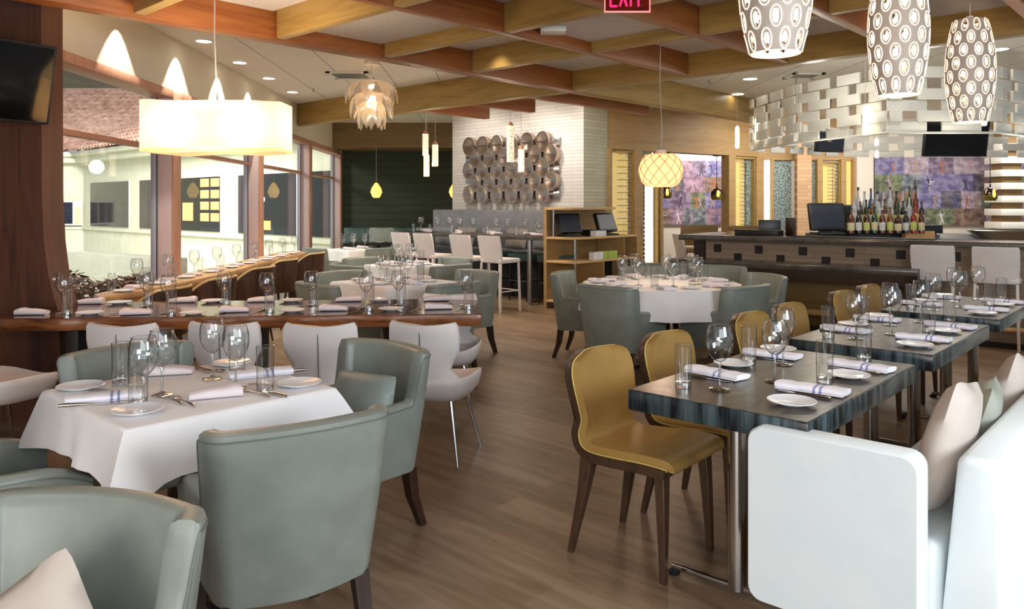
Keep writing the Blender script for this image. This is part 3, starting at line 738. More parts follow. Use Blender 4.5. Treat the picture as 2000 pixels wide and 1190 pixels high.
# left column with flared foot and the stone pier beside it
c = MB(); rings = []
for z, x1 in [(0, -2.98), (.75, -3.03), (.85, -3.06), (1.0, -3.095), (1.2, -3.12), (1.5, -3.135), (2.6, -3.14), (3.1, -3.14)]:
    rings.append([(-4.0, 5.2, z), (x1, 5.2, z), (x1, 5.45, z), (-4.0, 5.45, z)])
tag(c.loft(rings).build('wooden_column', M['column'], smooth=30), 'dark brown wooden column with flared foot at the left edge', 'column')
pier = MB()
for k in range(31):
    z = k*.1; o_ = (.012 if k % 2 else 0)+random.uniform(-.005, .005)
    pier.box(-4.0, 5.46, z+.002, -3.285+o_, 5.52, z+.098)
tag(pier.build('stone_pier', M['brick_brown'], bev=.01), 'tan stone block pier behind the dark wooden column', 'pier')
# left television
def tv(name, loc, rz, tilt, wd, hd, label, x_pole=True):
    r = empty(name, loc, rz); r.rotation_euler = (tilt, 0, rz); tag(r, label, 'television')
    bx(-wd/2, 0, -hd/2, wd/2, .05, hd/2).build('bezel', M['black'], r, bev=.006)
    bx(-wd/2+.018, -.004, -hd/2+.018, wd/2-.018, .001, hd/2-.018).build('screen', M['tvs'], r); bx(-.12, .05, -.1, .12, .16, .1).build('mount', M['black'], r)
    if x_pole: MB().tube([(0, .1, 0), (0, .1, 3.1-loc[2])], .02, 8).build('ceiling_pole', M['black'], r)
M['tvs'] = mat('dark screen', '0B0C0E', .08, spec=.6)
tv('television', (-3.36, 4.66, 2.235), rad(58), rad(12), 1.2, .52, 'black wall mounted television at the top left', False)
# side part of the ceiling wall: green wall and soffit at the end
struct(slab('wall_back', (-3.9, 16.75), (3.0, 16.75), 0, 3.1, 0, .2, M['board']))
struct(slab('trim_5', (-3.7, 15.9), (1.0, 15.9), 2.6, 3.1, -.2, .84, M['soffit']))
# ------------------------------------------------------------------ beams
def beam(u0, v0, u1, v1, wd, label, z0=2.75, z1=3.1, mt='beam', cat='ceiling beam', group='ceiling beams', name='ceiling_beam', off=0):
    p0, p1 = UV(u0, v0), UV(u1, v1); d = (p1-p0).normalized(); nrm = Vector((-d.y, d.x))
    o = slab(name, p0, p1, z0, z1, -wd/2, wd/2, M[mt], bev=.006); tag(o, label, cat, group); return o
UM, VM = 7.03, 5.63
beam(-1.5, VM, UM+.08, VM, .17, 'heavy ceiling beam running from top left across the room, above the square pendant')
beam(UM+.085, VM, 12.5, VM, .17, 'heavy light ceiling beam between the woven globe and the board canopy', mt='beam_light')
beam(UM, VM+.09, UM, 12.9, .17, 'thick light ceiling beam reaching the window wall behind the glass petal pendant', mt='beam_light')
beam(UM, -3.5, UM, VM-.09, .17, 'thick ceiling beam passing behind the oval patterned pendants', mt='beam_light')
BU = [1.1, 2.16, 3.24, 4.29, 5.37]; AV = [4.09, 3.06, 2.08, 1.06, .04]
dirn = ['first', 'second', 'third', 'fourth', 'fifth']
for i, v in enumerate(AV):
    beam(-1, v, UM-.09, v, .085, f'{dirn[i]} slim cross beam of the coffered ceiling, counted from the heavy beam', z1=3.05, group='slim coffer beams')
segs = [VM-.09]+AV+[-2]
for j, u in enumerate(BU):
    r = empty('ceiling_beam', (UV(u, 0).x, UV(u, 0).y, 2.75), math.atan2(B2.y, B2.x)); tag(r, f'slim coffer beam parallel to the thick light beam, {dirn[4-j]} from it', 'ceiling beam', 'slim coffer beams')
    for a, b in zip(segs[:-1], segs[1:]):
        bx(b+.045, -.042, 0, a-.045, .042, .30).build('beam_segment', M['beam_light' if u > 2 else 'beam'], r, bev=.005)
for v, u1 in ((8.35, 8.4), (7.3, 8.25), (6.3, 9.6)):
    beam(UM+.09, v, u1, v, .12, f'short stub beam in front of the stone wall ending at {"the left" if v > 8 else "the middle" if v > 7 else "its right corner"}', group='stub beams')
# coffer panels, some of them hung lower than the others
low = {(3, 1), (3, 0)}
k_ = 0
us = [-1]+BU+[UM]; vs = [VM]+AV+[-2]
for i in range(len(us)-1):
    for j in range(len(vs)-1):
        z = 2.84 if (us[i] > 4.2 and us[i] < 4.4 and abs(vs[j]-4.09) < .1) else 2.87 if (abs(us[i]-3.24) < .1 and j == 0) else 2.97
        k_ += 1
        q = [UV(us[i]+.04, vs[j]-.04), UV(us[i+1]-.04, vs[j]-.04), UV(us[i+1]-.04, vs[j+1]+.04), UV(us[i]+.04, vs[j+1]+.04)]
        struct(MB().prism([(p.x, p.y) for p in q], z, z+.02).build('ceiling_panel', M['coffer']))
# ------------------------------------------------------------------ white stone chimney wall + side return
cR = Vector((1.12, 12.2)); cL = cR+B2*3.02
struct(slab('wall_stone', cL, cR, 0, 3.1, 0, .55, M['ledger']))
cR2 = cR+A2*.62
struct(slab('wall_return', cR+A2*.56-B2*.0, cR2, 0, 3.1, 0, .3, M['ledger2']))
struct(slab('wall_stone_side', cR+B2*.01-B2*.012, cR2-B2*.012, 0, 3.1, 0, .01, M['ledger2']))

# ------------------------------------------------------------------ timber wine wall to the right of the stone wall
DR = Vector((.824, .566)); w0 = Vector((1.54, 12.65))
def onD(px):
    r = (px-1000)/F; t = (r*w0.y-w0.x)/(DR.x-DR.y*r); return w0+DR*t
E1 = onD(1482); E2 = Vector((6.95, 15.0))
def onE(px):
    r = (px-1000)/F; d = E2-E1; t = (r*E1.y-E1.x)/(d.x-d.y*r); return E1+d*t
struct(slab('wall_right', w0, E1, 2.36, 3.1, -.0, .25, M['oak']))
struct(slab('wall_right', E1, E2, 2.30, 3.1, -.0, .25, M['oak']))
posts = [(1184, 1191, 'beside the stone wall'), (1236, 1250, 'left of the glass wine door'), (1286, 1291, 'right of the bright wine door light'), (1419, 1432, 'right of the left photo mural'), (1473, 1487, 'left of the bright strip in the middle')]
def post(p, q, where, w1=-.06, z=2.36, mt='oak'):
    o = slab('timber_post', p, q, 0, z, w1, .12, M[mt]); tag(o, 'timber post of the wine wall '+where, 'post', 'timber posts of the wine wall')
for a, b, l in posts: post(onD(a), onD(b), l)
for a, b, l in [(1505, 1509, 'left of the wide green stone panel'), (1594, 1604, 'right of the narrow green stone panel'), (1640, 1650, 'left of the yellow strip'), (1664, 1672, 'right of the yellow strip')]: post(onE(a), onE(b), l, z=2.32)
c = slab('stone_column', onE(1547), onE(1575), 0, 3.1, -.22, -.1, bricky('tan brick column', 'BC9874', 'C8A684', 'A08060', .4, .07, .003)); tag(c, 'tall tan brick column behind the bar between green stone panels', 'column')
M['yel'] = glow('lit yellow cabinet back', 'E8C87C', .55); M['strip'] = glow('light strip', 'FFF3DC', 1.6)
M['mosaic'] = noisy('green grey mosaic stone', '4E6468', 'A9B8B4', (38, 38, 38), .4, 2, lo=.42, hi=.58, bs=.4)
def wine_cabinet(p, q, z0, z1, label, rows=22, rod=None, mosaic=None):
    d = (q-p); L = d.length; r = empty('wine_cabinet', (p.x, p.y, z0), math.atan2(d.y, d.x)); tag(r, label, 'wine cabinet')
    bx(0, .10, 0, L, .13, z1-z0).build('cabinet_back', M['yel'], r)
    if mosaic: bx(mosaic*L, .06, 0, L, .09, z1-z0).build('stone_panel', M['mosaic'], r)
    f = MB(); f.box(-.015, -.02, 0, .02, .1, z1-z0); f.box(L-.02, -.02, 0, L+.015, .1, z1-z0); f.box(0, -.02, z1-z0-.03, L, .1, z1-z0); f.build('cabinet_frame', M['beam_light'], r)
    x0 = .35*L; x1 = (mosaic or 1)*L-.03
    rk = MB()
    for k in range(rows): zz = (z1-z0)*(k+.5)/rows; rk.tube([(x0, .02, zz), (x1, .02, zz)], .005, 4); 
    rk.tube([((x0+x1)/2, .02, 0), ((x0+x1)/2, .02, z1-z0-.03)], .006, 4)
    rk.build('wire_rack', M['steel'], r)
    bt = MB()
    for k in range(rows):
        zz = (z1-z0)*(k+.5)/rows
        if zz > .9-z0+.0: bt.lathe([(0, -.04), (.012, -.04), (.014, .05), (.034, .09), (.034, .10), (0, .10)], 8, (x1-.03, .03, zz-.02))
    bt.build('bottle_stack', M['glassb'], r)
    bx(0, -.012, 0, L, -.006, z1-z0-.03).build('glass_door', M['pane'], r)
wine_cabinet(onD(1191), onD(1236), .0, 2.34, 'yellow lit wine cabinet left of the glass door, beside the stone wall')
wine_cabinet(onD(1432), onD(1473), .9, 2.34, 'yellow lit wine cabinet behind the left end of the bar', 20, mosaic=.72)
wine_cabinet(onE(1604), onE(1640), .9, 2.28, 'yellow lit wine cabinet behind the bar monitor', 20)
r = empty('glass_wine_door', (onD(1251).x, onD(1251).y, 0), math.atan2(DR.y, DR.x)); tag(r, 'tall glass door with a chrome bottle rod and a bright light', 'door')
Ld = (onD(1285)-onD(1251)).length
bx(0, 0, .05, Ld, .012, 2.3).build('glass_door', M['pane'], r); bx(.48*Ld, .06, .05, .86*Ld, .1, 2.3).build('light_strip', M['strip'], r)
rod = MB(); rod.tube([(.14*Ld, .03, .1), (.14*Ld, .03, 2.3)], .008, 6)
for k in range(30): rod.tube([(.02*Ld, .03, .15+k*.073), (.3*Ld, .03, .15+k*.073)], .006, 5)
rod.build('bottle_rod', M['chrome'], r); bx(0, -.03, 0, .035, .03, 2.34).build('door_stile', M['beam_light'], r); bx(Ld-.03, -.03, 0, Ld, .03, 2.34).build('door_stile', M['beam_light'], r)
hd = bx(-.05, -.06, .95, -.02, -.03, 1.3).build('door_handle', M['chrome'], r, bev=.004); bx(-.05, -.07, 1.95, -.02, -.04, 2.2).build('door_closer', M['white_lea'], r, bev=.004)
o = slab('light_strip', onD(1488)+Vector((0, .02)), onE(1504)+Vector((0, .02)), .9, 2.3, 0, .05, M['strip']); tag(o, 'bright vertical light strip left of the wide green stone panel', 'light')
for a, b, l in ((1509, 1548, 'wide green grey mosaic stone panel left of the tan column'), (1574, 1594, 'narrow green grey mosaic stone panel right of the tan column')):
    o = slab('mosaic_wall_panel', onE(a), onE(b), .8, 2.3, .05, .1, M['mosaic']); tag(o, l, 'wall panel')
o = slab('cabinet_back', onE(1651), onE(1664), .8, 2.3, .05, .1, M['yel']); tag(o, 'narrow yellow lit strip right of the bar wine cabinet', 'wall panel')
o = slab('wall_pier', onE(1668), Vector((6.9, 15.02)), 0, 3.1, -.1, .2, M['mural_wall']); tag(o, 'pale plastered pier left of the large photo mural', 'pier')
struct(slab('wall_back_right', (6.85, 15.0), (12.5, 14.6), 0, 3.1, 0, .2, M['mural_wall']))
struct(slab('wall_back_middle', (2.4, 17.6), (6.8, 17.6), 0, 3.1, 0, .2, M['mural_wall']))
# photo murals: a collage of sports pictures built from coloured panels and plain figures
PC = [('54465E', '8C7C96'), ('5E4C46', '8A7468'), ('44444E', '74707E'), ('857888', 'B4A6B4'), ('505862', '8A9098'), ('6E5668', '9E8496'), ('4E5648', '7C8466'), ('5C5884', '8E88AA')]
PM = [noisy(f'mural tint {chr(97+i)}', a, b, (7, 7, 9), .35, 6, lo=.4, hi=.6) for i, (a, b) in enumerate(PC)]
PF = [mat('figure '+n, c, .5) for n, c in (('white', 'C4BECC'), ('blue', '545890'), ('orange', 'A0603C'), ('tan', 'A08474'), ('dark', '3A3440'), ('pink', 'A88C9C'))]
def mural(name, p, q, z0, z1, cols, rows_, label, seed):
    rn = random.Random(seed); p = Vector(p); q = Vector(q); d = q-p; L = d.length; Hh = z1-z0
    r = empty(name, (p.x, p.y, z0), math.atan2(d.y, d.x)); tag(r, label, 'photo mural')
    bx(0, 0, 0, L, .02, Hh).build('backing', M['dark'], r)
    for j in range(rows_):
        x = 0
        while x < L-.01:
            wd = min(L-x, (L/cols)*rn.uniform(.7, 1.45)); 
            if L-x-wd < .25*L/cols: wd = L-x
            pn = bx(x, -.006, j*Hh/rows_, x+wd, 0, (j+1)*Hh/rows_).build('photo_panel', rn.choice(PM), r)
            z_ = j*Hh/rows_; h = Hh/rows_
            for k in range(rn.choice((1, 1, 2))):
                fx = x+wd*rn.uniform(.25, .75); s_ = h*rn.uniform(.75, .95); lean = rn.uniform(-.12, .12)*s_; zb = z_+.02
                m = MB()
                for pts, rr in (([(fx-.10*s_, -.009, zb), (fx-.02*s_, -.009, zb+.25*s_), (fx, -.009, zb+.45*s_)], .045*s_), ([(fx+.14*s_, -.009, zb+.04*s_), (fx+.07*s_, -.009, zb+.26*s_), (fx+.01*s_, -.009, zb+.45*s_)], .045*s_),
                                ([(fx, -.009, zb+.43*s_), (fx+lean, -.009, zb+.75*s_)], .075*s_), ([(fx+lean, -.009, zb+.72*s_), (fx+lean+.2*s_, -.009, zb+.62*s_), (fx+lean+.26*s_, -.009, zb+.8*s_)], .03*s_), ([(fx+lean, -.009, zb+.72*s_), (fx+lean-.16*s_, -.009, zb+.6*s_)], .03*s_)):
                    mm = MB(); mm.tube([(a, 0, c_) for a, b_, c_ in pts], rr, 6); m.add([(v.x, -.008+v.y*.04, v.z) for v in mm.v], mm.f)
                mm = MB().lathe([(0, -.06*s_), (.05*s_, 0), (0, .06*s_)], 8, (fx+lean*1.1, 0, zb+.86*s_)); m.add([(v.x, -.008+v.y*.04, v.z) for v in mm.v], mm.f)
                m.build('figure', rn.choice(PF), pn, smooth=0)
            x += wd
mural('photo_mural', (3.20, 17.55), (4.72, 17.55), 1.0, 2.44, 4, 4, 'purple toned sports photo mural behind the woven round pendant', 4)
mural('photo_mural', (6.95, 14.95), (12.3, 14.57), 1.05, 2.36, 12, 4, 'large purple toned sports photo mural behind the bar bottles', 11)

# ------------------------------------------------------------------ wall sculpture of round metal cups
M['cup'] = mat('brushed metal cup', 'B8A496', .28, 1); M['cup2'] = mat('polished metal panel', 'A9A6A6', .2, 1)
sc_ = empty('metal_wall_sculpture', (0, 0, 0)); wdir = -B2
def onW(px):
    r = (px-1000)/F; t = (r*cR.y-cR.x)/(-(wdir.x)+wdir.y*r); return cR-wdir*t
sL = onW(912); sR = onW(1098); sc_.location = (sL.x, sL.y, 0); sc_.rotation_euler = (0, 0, math.atan2(wdir.y, wdir.x))
tag(sc_, 'large sculpture of round metal cups hung on the white stone wall', 'wall sculpture')
LS = (sR-sL).length; zt_, zb_ = 2.58, 1.52
bp_ = MB()
for k in range(5): bp_.box(.02, -.05, zb_+.03+k*(zt_-zb_)/5, LS-.02, -.02, zb_+(k+.82)*(zt_-zb_)/5)
bp_.build('backing_panel', M['cup2'], sc_, bev=.004)
for row in range(5):
    for c_ in range(6):
        x = (c_+.5+(0 if row % 2 == 0 else .5))*LS/6.4; z = zb_+(4-row+.5)*(zt_-zb_)/5; rr = LS/6.4*.42
        m = MB(); n = 20
        ring = lambda rad_, y: [(x+rad_*math.cos(2*math.pi*k/n), y, z+rad_*1.15*math.sin(2*math.pi*k/n)) for k in range(n)]
        m.loft([ring(rr, -.05), ring(rr*1.02, -.13), ring(rr*.92, -.135), ring(rr*.6, -.115), ring(.004, -.105)])
        cu = m.build('metal_cup', M['cup'], sc_, smooth=50)
        bx(x-rr*.98, -.139, z-.006, x+rr*.98, -.12, z+.006).build('cross_bar', M['cup2'], cu)
# ------------------------------------------------------------------ high banquette, pillows and high table in front of the stone wall
def sofa(name, p0, p1, seat_z, back_z, label, mt):
    p0 = Vector(p0); p1 = Vector(p1); d = p1-p0; L = d.length
    r = empty(name, (p0.x, p0.y, 0), math.atan2(d.y, d.x)); tag(r, label, 'bench')
    bx(0, .0, 0, L, .55, seat_z-.12).build('base', M['dark'], r); bx(0, -.03, seat_z-.12, L, .5, seat_z).build('seat', mt, r, bev=.02)
    bx(0, .45, seat_z-.1, L, .58, back_z).build('backrest', mt, r, bev=.02)
bp0 = cR+(-A2)*.64+B2*3.35; bp1 = cR+(-A2)*.64+B2*.15
sofa('high_bench', bp0, bp1, .72, 1.36, 'tall grey upholstered bench against the white stone wall', M['greyup'])
for k, t in enumerate((.35, .95, 1.55, 2.15, 2.75)):
    q = bp1+(B2)*t-(-A2)*.28
    rank(pillow(q.x, q.y, .90, .46, .34, .13, math.atan2(-B2.y, -B2.x), rad(-14), 0, M['taupe'] if k % 2 else M['greyup'], '', 'pillows on the tall grey bench'), 'pgb', 'grey taupe pillow on the tall grey bench')
sofa('green_bench', (-3.1, 15.25), (.2, 15.25), .46, .95, 'low dark green bench along the green board wall', M['teal'])
for k, px in enumerate((697, 745, 790, 835)):
    rank(pillow((px-1000)/F*15.5, 15.5, .80, .55, .42, .14, 0, rad(-14), 0, M['teal'] if k % 2 == 0 else M['sage_dark'], '', 'pillows on the green bench'), 'pg', 'green pillow on the bench by the green wall')
# small dark table at the green bench
r = empty('small_dark_table', (-2.45, 14.35, 0)); tag(r, 'small dark table in front of the green bench', 'table')
bx(-.6, -.32, .71, .6, .32, .75).build('tabletop', M['dark'], r, bev=.004); bx(-.03, -.03, 0, .03, .03, .71).build('pedestal', M['dark'], r); bx(-.25, -.25, 0, .25, .25, .02).build('foot', M['dark'], r)
for px, kd in ((722, 'w'), (714, 't'), (742, 'p'), (770, 'w'), (762, 't')): ware(kd, (px-1000)/F*14.3, 14.3, .751, 'on small dark table by green bench', 'on the small dark table')
# high table
hp = Vector((.45, 11.0)); HLn = 3.3
r = empty('high_table', (hp.x, hp.y, 0), math.atan2(B2.y, B2.x)); tag(r, 'long dark high table with steel legs below the tube pendants', 'table')
bx(0, -.62, .94, HLn, 0.0, 1.0).build('tabletop', M['bar_top'], r, bev=.006)
for x in (.32, 1.65, 3.0):
    for y in (-.06, -.56): MB().lathe([(0, 0), (.034, 0), (.034, .94), (0, .94)], 14, (x, y, 0)).build('leg', M['steel'], r)
    MB().tube([(x, -.04, .04), (x, -.6, .04)], .02, 8).build('foot_bar', M['steel'], r)
r.location = (hp.x, hp.y, 0)
def stool_fn(hb=1.03, w_=.205):
    r = empty('white_bar_stool'); rows = []
    for y, z, hw in [(-.185, .68, w_*.92), (-.195, .75, w_*.96), (-.215, .86, w_), (-.235, .95, w_), (-.25, hb-.015, w_*.99), (-.252, hb, w_*.94)]:
        a = [(x*hw, y+.014+.025*x*x, z) for x in (-1, -.6, -.2, .2, .6, 1)]; b = [(x*hw, y-.014+.025*x*x, z) for x in (1, .6, .2, -.2, -.6, -1)]; rows.append(a+b)
    MB().loft(rows).build('backrest', M['white_lea'], r, smooth=50)
    bx(-.2, -.19, .66, .2, .2, .72).build('seat', M['white_lea'], r, bev=.018)
    for sx_ in (-1, 1):
        for sy_ in (-1, 1): MB().hexa(*[[(sx_*(.18 if z else .195)+dx*.013, sy_*(.175 if z else .195)+dy*.013, z) for dx, dy in ((-1,-1),(1,-1),(1,1),(-1,1))] for z in (0, .66)]).build('leg', M['white_lea'], r, bev=.003)
    f = MB()
    for sx_ in (-1, 1): f.tube([(sx_*.188, -.185, .28), (sx_*.188, .185, .28)], .008, 6)
    f.tube([(-.188, .185, .28), (.188, .185, .28)], .008, 6); f.build('footrest', M['white_lea'], r); return r
stK = Kind(stool_fn)
for (x, y), l in zip([(-.32, 10.5), (-.737, 10.89), (-1.32, 11.43), (-1.70, 11.79)], ['rightmost white bar stool at the high table', 'second white bar stool from the right at the high table', 'third white bar stool from the right at the high table', 'leftmost white bar stool at the high table']):
    q = Vector((x, y))+A2*.23; stK.put(q.x, q.y, 0, R(A2), l, 'bar stool', 'white bar stools at the high table')
def tstool_fn():
    r = empty('teal_stool'); bx(-.22, -.2, .60, .22, .2, .72).build('seat', M['teal'], r, bev=.03)
    for sx_ in (-1, 1):
        for sy_ in (-1, 1): MB().tube([(sx_*.17, sy_*.16, .6), (sx_*.18, sy_*.18, 0)], .013, 6).build('leg', M['black'], r)
    f = MB(); f.tube([(-.178, -.175, .3), (.178, -.175, .3), (.178, .175, .3), (-.178, .175, .3)], .009, 6, True); f.build('footrest', M['black'], r); return r
tsK = Kind(tstool_fn)
for k, t in enumerate((.25, .85, 1.5)):
    q = hp+A2*.42+B2*t; rank(tsK.put(q.x+.1, q.y, 0, R(A2), '', 'stool', 'teal stools under the high table'), 'ts', 'teal seated stool on dark legs below the high table')
wh = 'on the dark high table'; g = 'on the high table'
for k, px in enumerate((832, 848, 876, 893, 946, 960, 1003, 1020, 800)):
    r_ = (px-1000)/F; t = (r_*hp.y-hp.x)/(B2.x-B2.y*r_); q = hp+B2*t+A2*(.25+.1*(k % 2)); ware('w', q.x, q.y, 1.001, wh, g)
    if k % 2 == 0: q = q-A2*.1+B2*.08; ware('t', q.x, q.y, 1.001, wh, g, sc=.8)
for k in range(8):
    q = hp+B2*(.25+k*.4)+A2*(.13+.3*(k % 2)); ware('l', q.x, q.y, 1.001, wh, g, rad(20*k))
# ------------------------------------------------------------------ waiter station
q0 = Vector((.46, 10.95)); q1 = Vector((.86, 10.60)); q2 = q1+Vector((.66, .75))*1.55
r = empty('waiter_station'); tag(r, 'open wooden waiter station with shelves and two terminals', 'shelf unit')
back = q0+(q2-q1)
def shelf(z, name='shelf', poly=None, th=.03, mt='blond'): 
    return MB().prism([tuple(p) for p in (poly or [q0, q1, q2, q2+(q0-q1)*1.0])], z-th, z).build(name, M[mt], r, bev=.003)
for z in (1.0, .67, .12): shelf(z)
MB().prism([tuple(p) for p in (q0, q0+(q1-q0)*.9, q0+(q1-q0)*.9+(q2-q1)*.55, q2+(q0-q1)*.72, q2+(q0-q1))], 1.38, 1.41).build('top_shelf', M['blond'], r)
dv = (q2-q1).normalized()
slab('side_panel', q0+dv*.02, q0, 0, 1.40, 0, .02, M['oak'], r)
slab('side_panel', q0, q0+(q1-q0).normalized()*.03, 0, 1.40, 0, .02, M['oak'], r)
slab('back_panel', q0, q0+dv*1.5, 0, 1.40, 0, .02, M['oak'], r)
slab('end_panel', q2, q2+(q0-q1), 0, 1.0, -.02, .0, M['oak'], r)
for p in (.44, .78): slab('divider', q1+dv*1.55*p, q1+dv*1.55*p+(q0-q1)*.9, .12, (.67 if p < .5 else 1.0), -.01, .01, M['oak'], r)
bx(0, 0, 0, .8, .02, .5).build('dark_cabinet', M['dark'], r, loc=(q1.x+dv.x*.7-.15, q1.y+dv.y*.7+.15, .13), rz=math.atan2(dv.y, dv.x))
MB().lathe([(0, 0), (.018, 0), (.018, 1.0), (0, 1.0)], 10, (q1.x-.0, q1.y+.04, 0)).build('steel_post', M['steel'], r)
MB().lathe([(0, 1.0), (.015, 1.0), (.015, 1.38), (0, 1.38)], 10, (q0.x+.12, q0.y-.02, 0)).build('steel_post', M['steel'], r)
def terminal(x, y, z, rz, label, sc=1.0, scr='tvs', tilt=-22):
    r = empty('till_terminal', (x, y, z), rz); tag(r, label, 'till'); r.scale = (sc, sc, sc)
    bx(-.14, -.1, 0, .14, .14, .03).build('foot', M['black'], r, bev=.01)
    MB().hexa([(-.05, .02, .03), (.05, .02, .03), (.05, .12, .03), (-.05, .12, .03)], [(-.05, .05, .2), (.05, .05, .2), (.05, .13, .2), (-.05, .13, .2)]).build('neck', M['black'], r)
    hd = bx(-.19, -.03, 0, .19, .03, .29).build('display_housing', M['black'], r, bev=.012); hd.location = (0, .0, .05); hd.rotation_euler = (rad(tilt), 0, 0)
    sn = bx(-.16, -.034, .03, .16, -.028, .26).build('screen', M[scr], hd)
    return r
M['scr_grey'] = mat('pale till screen', '9CA0A6', .15); M['scr_blue'] = mat('dark till screen', '343A4A', .12)
p = P(1128, 458, 1.0); tq = q1+dv*.25+(q0-q1)*.35
terminal(tq.x-.06, tq.y+.05, 1.0, rad(28), 'dark till terminal at the left of the waiter station', 1.0, 'scr_blue')
tq = q1+dv*1.05+(q0-q1)*.35
terminal(tq.x, tq.y, 1.0, rad(38), 'till terminal with a pale screen at the right of the waiter station', 1.0, 'scr_grey')
tq = q1+dv*.65+(q0-q1)*.4
tag(bx(-.11, -.1, 0, .11, .1, .09).build('receipt_printer', M['black'], loc=(tq.x, tq.y, 1.0), rz=rad(40), bev=.012), 'black receipt printer between the two station terminals', 'printer')
tq = q1+dv*.62+(q0-q1)*.1
tag(bx(-.13, -.05, 0, .13, .05, .08).build('paper_pack', M['china'], loc=(tq.x, tq.y, 1.0), rz=math.atan2(dv.y, dv.x), bev=.006), 'small white pack in front of the receipt printer', 'box')
M['lime'] = mat('lime paper', 'A8C050', .6)
for k in range(5):
    tq = q1+dv*(.52+k*.12)+(q0-q1)*.12
    rank(tag(bx(-.055, -.045, 0, .055, .045, .11).build('folded_box', M['china'] if k < 2 else M['lime'], loc=(tq.x, tq.y, .671), rz=math.atan2(dv.y, dv.x), bev=.004), '', 'box', 'small boxes on the station shelf'), 'bxs', 'small white and lime box on the station shelf')
# ------------------------------------------------------------------ bar
ex = Vector((.793, -.609)); en = Vector((.609, .793)); BS = Vector((2.13, 9.98)); BL = 7.0
def bpnt(t, n): q = BS+ex*t+en*n; return q
bar = empty('bar_counter', (BS.x, BS.y, 0), math.atan2(ex.y, ex.x)); tag(bar, 'long wooden bar with dark top and square recesses', 'bar')
bx(0, 0, 1.0, BL, .62, 1.07).build('bar_top', M['bar_top'], bar, bev=.006)
bx(.32, .12, 0, BL, .5, 1.0).build('bar_front', M['bar_front'], bar)
bx(.12, .2, 0, .26, .34, 1.0).build('end_leg', M['darkwood'], bar)
bx(0, .62, 1.0, .9, 1.6, 1.07).build('bar_top_return', M['bar_top'], bar, bev=.006)
for k in range(22):
    t = .43+k*.262; z = .905 if k % 2 == 0 else .80
    bx(t, .112, z-.05, t+.095, .125, z+.05).build('square_recess', M['dark'], bar)
bx(.3, .04, .0, BL, .12, .05).build('kick_board', M['dark'], bar)
fr = MB().tube([(2.4, -.02, .2), (BL, -.02, .2)], .025, 8); fr.build('foot_rail', M['blond'], bar)
lc = empty('low_ledge', (2.0, 9.72, 0), math.atan2(ex.y, ex.x)); tag(lc, 'lower dark ledge counter in front of the bar', 'counter')
bx(-.05, 0, .71, 2.75, .40, .78).build('ledge_top', M['bar_top'], lc, bev=.005); bx(-.05, .0, .60, 2.75, .03, .71).build('apron', M['darkwood'], lc)
bx(2.62, 0, 0, 2.75, .4, .71).build('end_panel', M['darkwood'], lc); bx(0, 0, 0, .1, .4, .71).build('end_panel', M['darkwood'], lc); bx(0, .02, .22, 2.7, .2, .27).build('foot_shelf', M['oak'], lc)
bx(0, .36, .05, 2.62, .4, .71).build('back_panel', M['soffit'], lc)
for (x, y), l in zip([(4.48, 8.24), (4.93, 7.91)], ['white bar stool at the bar, directly above the third veined table', 'white bar stool at the bar nearest the right edge']):
    stK.put(x, y, 0, R(en), l, 'bar stool', 'white bar stools at the bar')
q = bpnt(-.35, 1.2); stK.put(q.x, q.y, 0, R((.9, .1)), 'white bar stool beyond the left end of the bar', 'bar stool', 'white bar stools at the bar')
q = bpnt(.45, 2.0); stK.put(q.x, q.y, 0, R((-.5, -.8)), 'white bar stool behind the left bar end, mostly hidden', 'bar stool', 'white bar stools at the bar')
for px, py, l in ((1360, 442, 'brown low backed chair beyond the bar end, left one'), (1453, 440, 'brown low backed chair beyond the bar end, right one')):
    x = (px-1000)/F*12.6; r = empty('brown_chair', (x, 12.6, 0)); tag(r, l, 'chair', 'brown chairs beyond the bar')
    rows = []
    for y, z, hw in ((-.2, .8, .28), (-.22, .95, .3), (-.235, 1.1, .29), (-.237, 1.115, .27)):
        rows.append([(t*hw, y+.02+.03*t*t, z) for t in (-1, -.5, 0, .5, 1)]+[(t*hw, y-.02+.03*t*t, z) for t in (1, .5, 0, -.5, -1)])
    MB().loft(rows).build('backrest', M['soffit'], r); bx(-.25, -.2, .68, .25, .22, .76).build('seat', M['soffit'], r, bev=.02)
    for sx_ in (-1, 1):
        for sy_ in (-1, 1): bx(sx_*.2-.015, sy_*.18-.015, 0, sx_*.2+.015, sy_*.18+.015, .68).build('leg', M['darkwood'], r)
# back bar station in steel
bi = empty('steel_bar_station', (bpnt(2.2, 1.35).x, bpnt(2.2, 1.35).y, 0), math.atan2(ex.y, ex.x)); tag(bi, 'curved steel back bar carrying the bottles', 'bar station')
st = Vector((4.45, 9.85)); bi.location = (st.x, st.y, 0); bi.rotation_euler = (0, 0, rad(-8))
MB().lathe([(0, .0), (.62, 0), (.62, 1.07), (.60, 1.09), (0, 1.09)], 40, (.25, .55, 0), sx=1.35, sy=.75).build('curved_station', M['steel'], bi)
bx(.2, .45, 0, 5.2, 1.0, 1.06).build('steel_counter', M['steel'], bi, bev=.01)
for k, (px, w_) in enumerate(((1905, .5),)):
    MB().lathe([(0, 1.0), (.45, 1.0), (.55, 1.12), (.54, 1.13), (.44, 1.02), (0, 1.02)], 32, (2.2, .4, 0), sx=1.5, sy=.6).build('steel_basin', M['steel'], bi)
p_ = Vector((5.08, 9.75)); tag(bx(-.18, -.05, 0, .18, .05, 1.12).build('tiled_pier', M['counter'], loc=(p_.x, p_.y, 0)), 'small pale block between the steel counters', 'block')
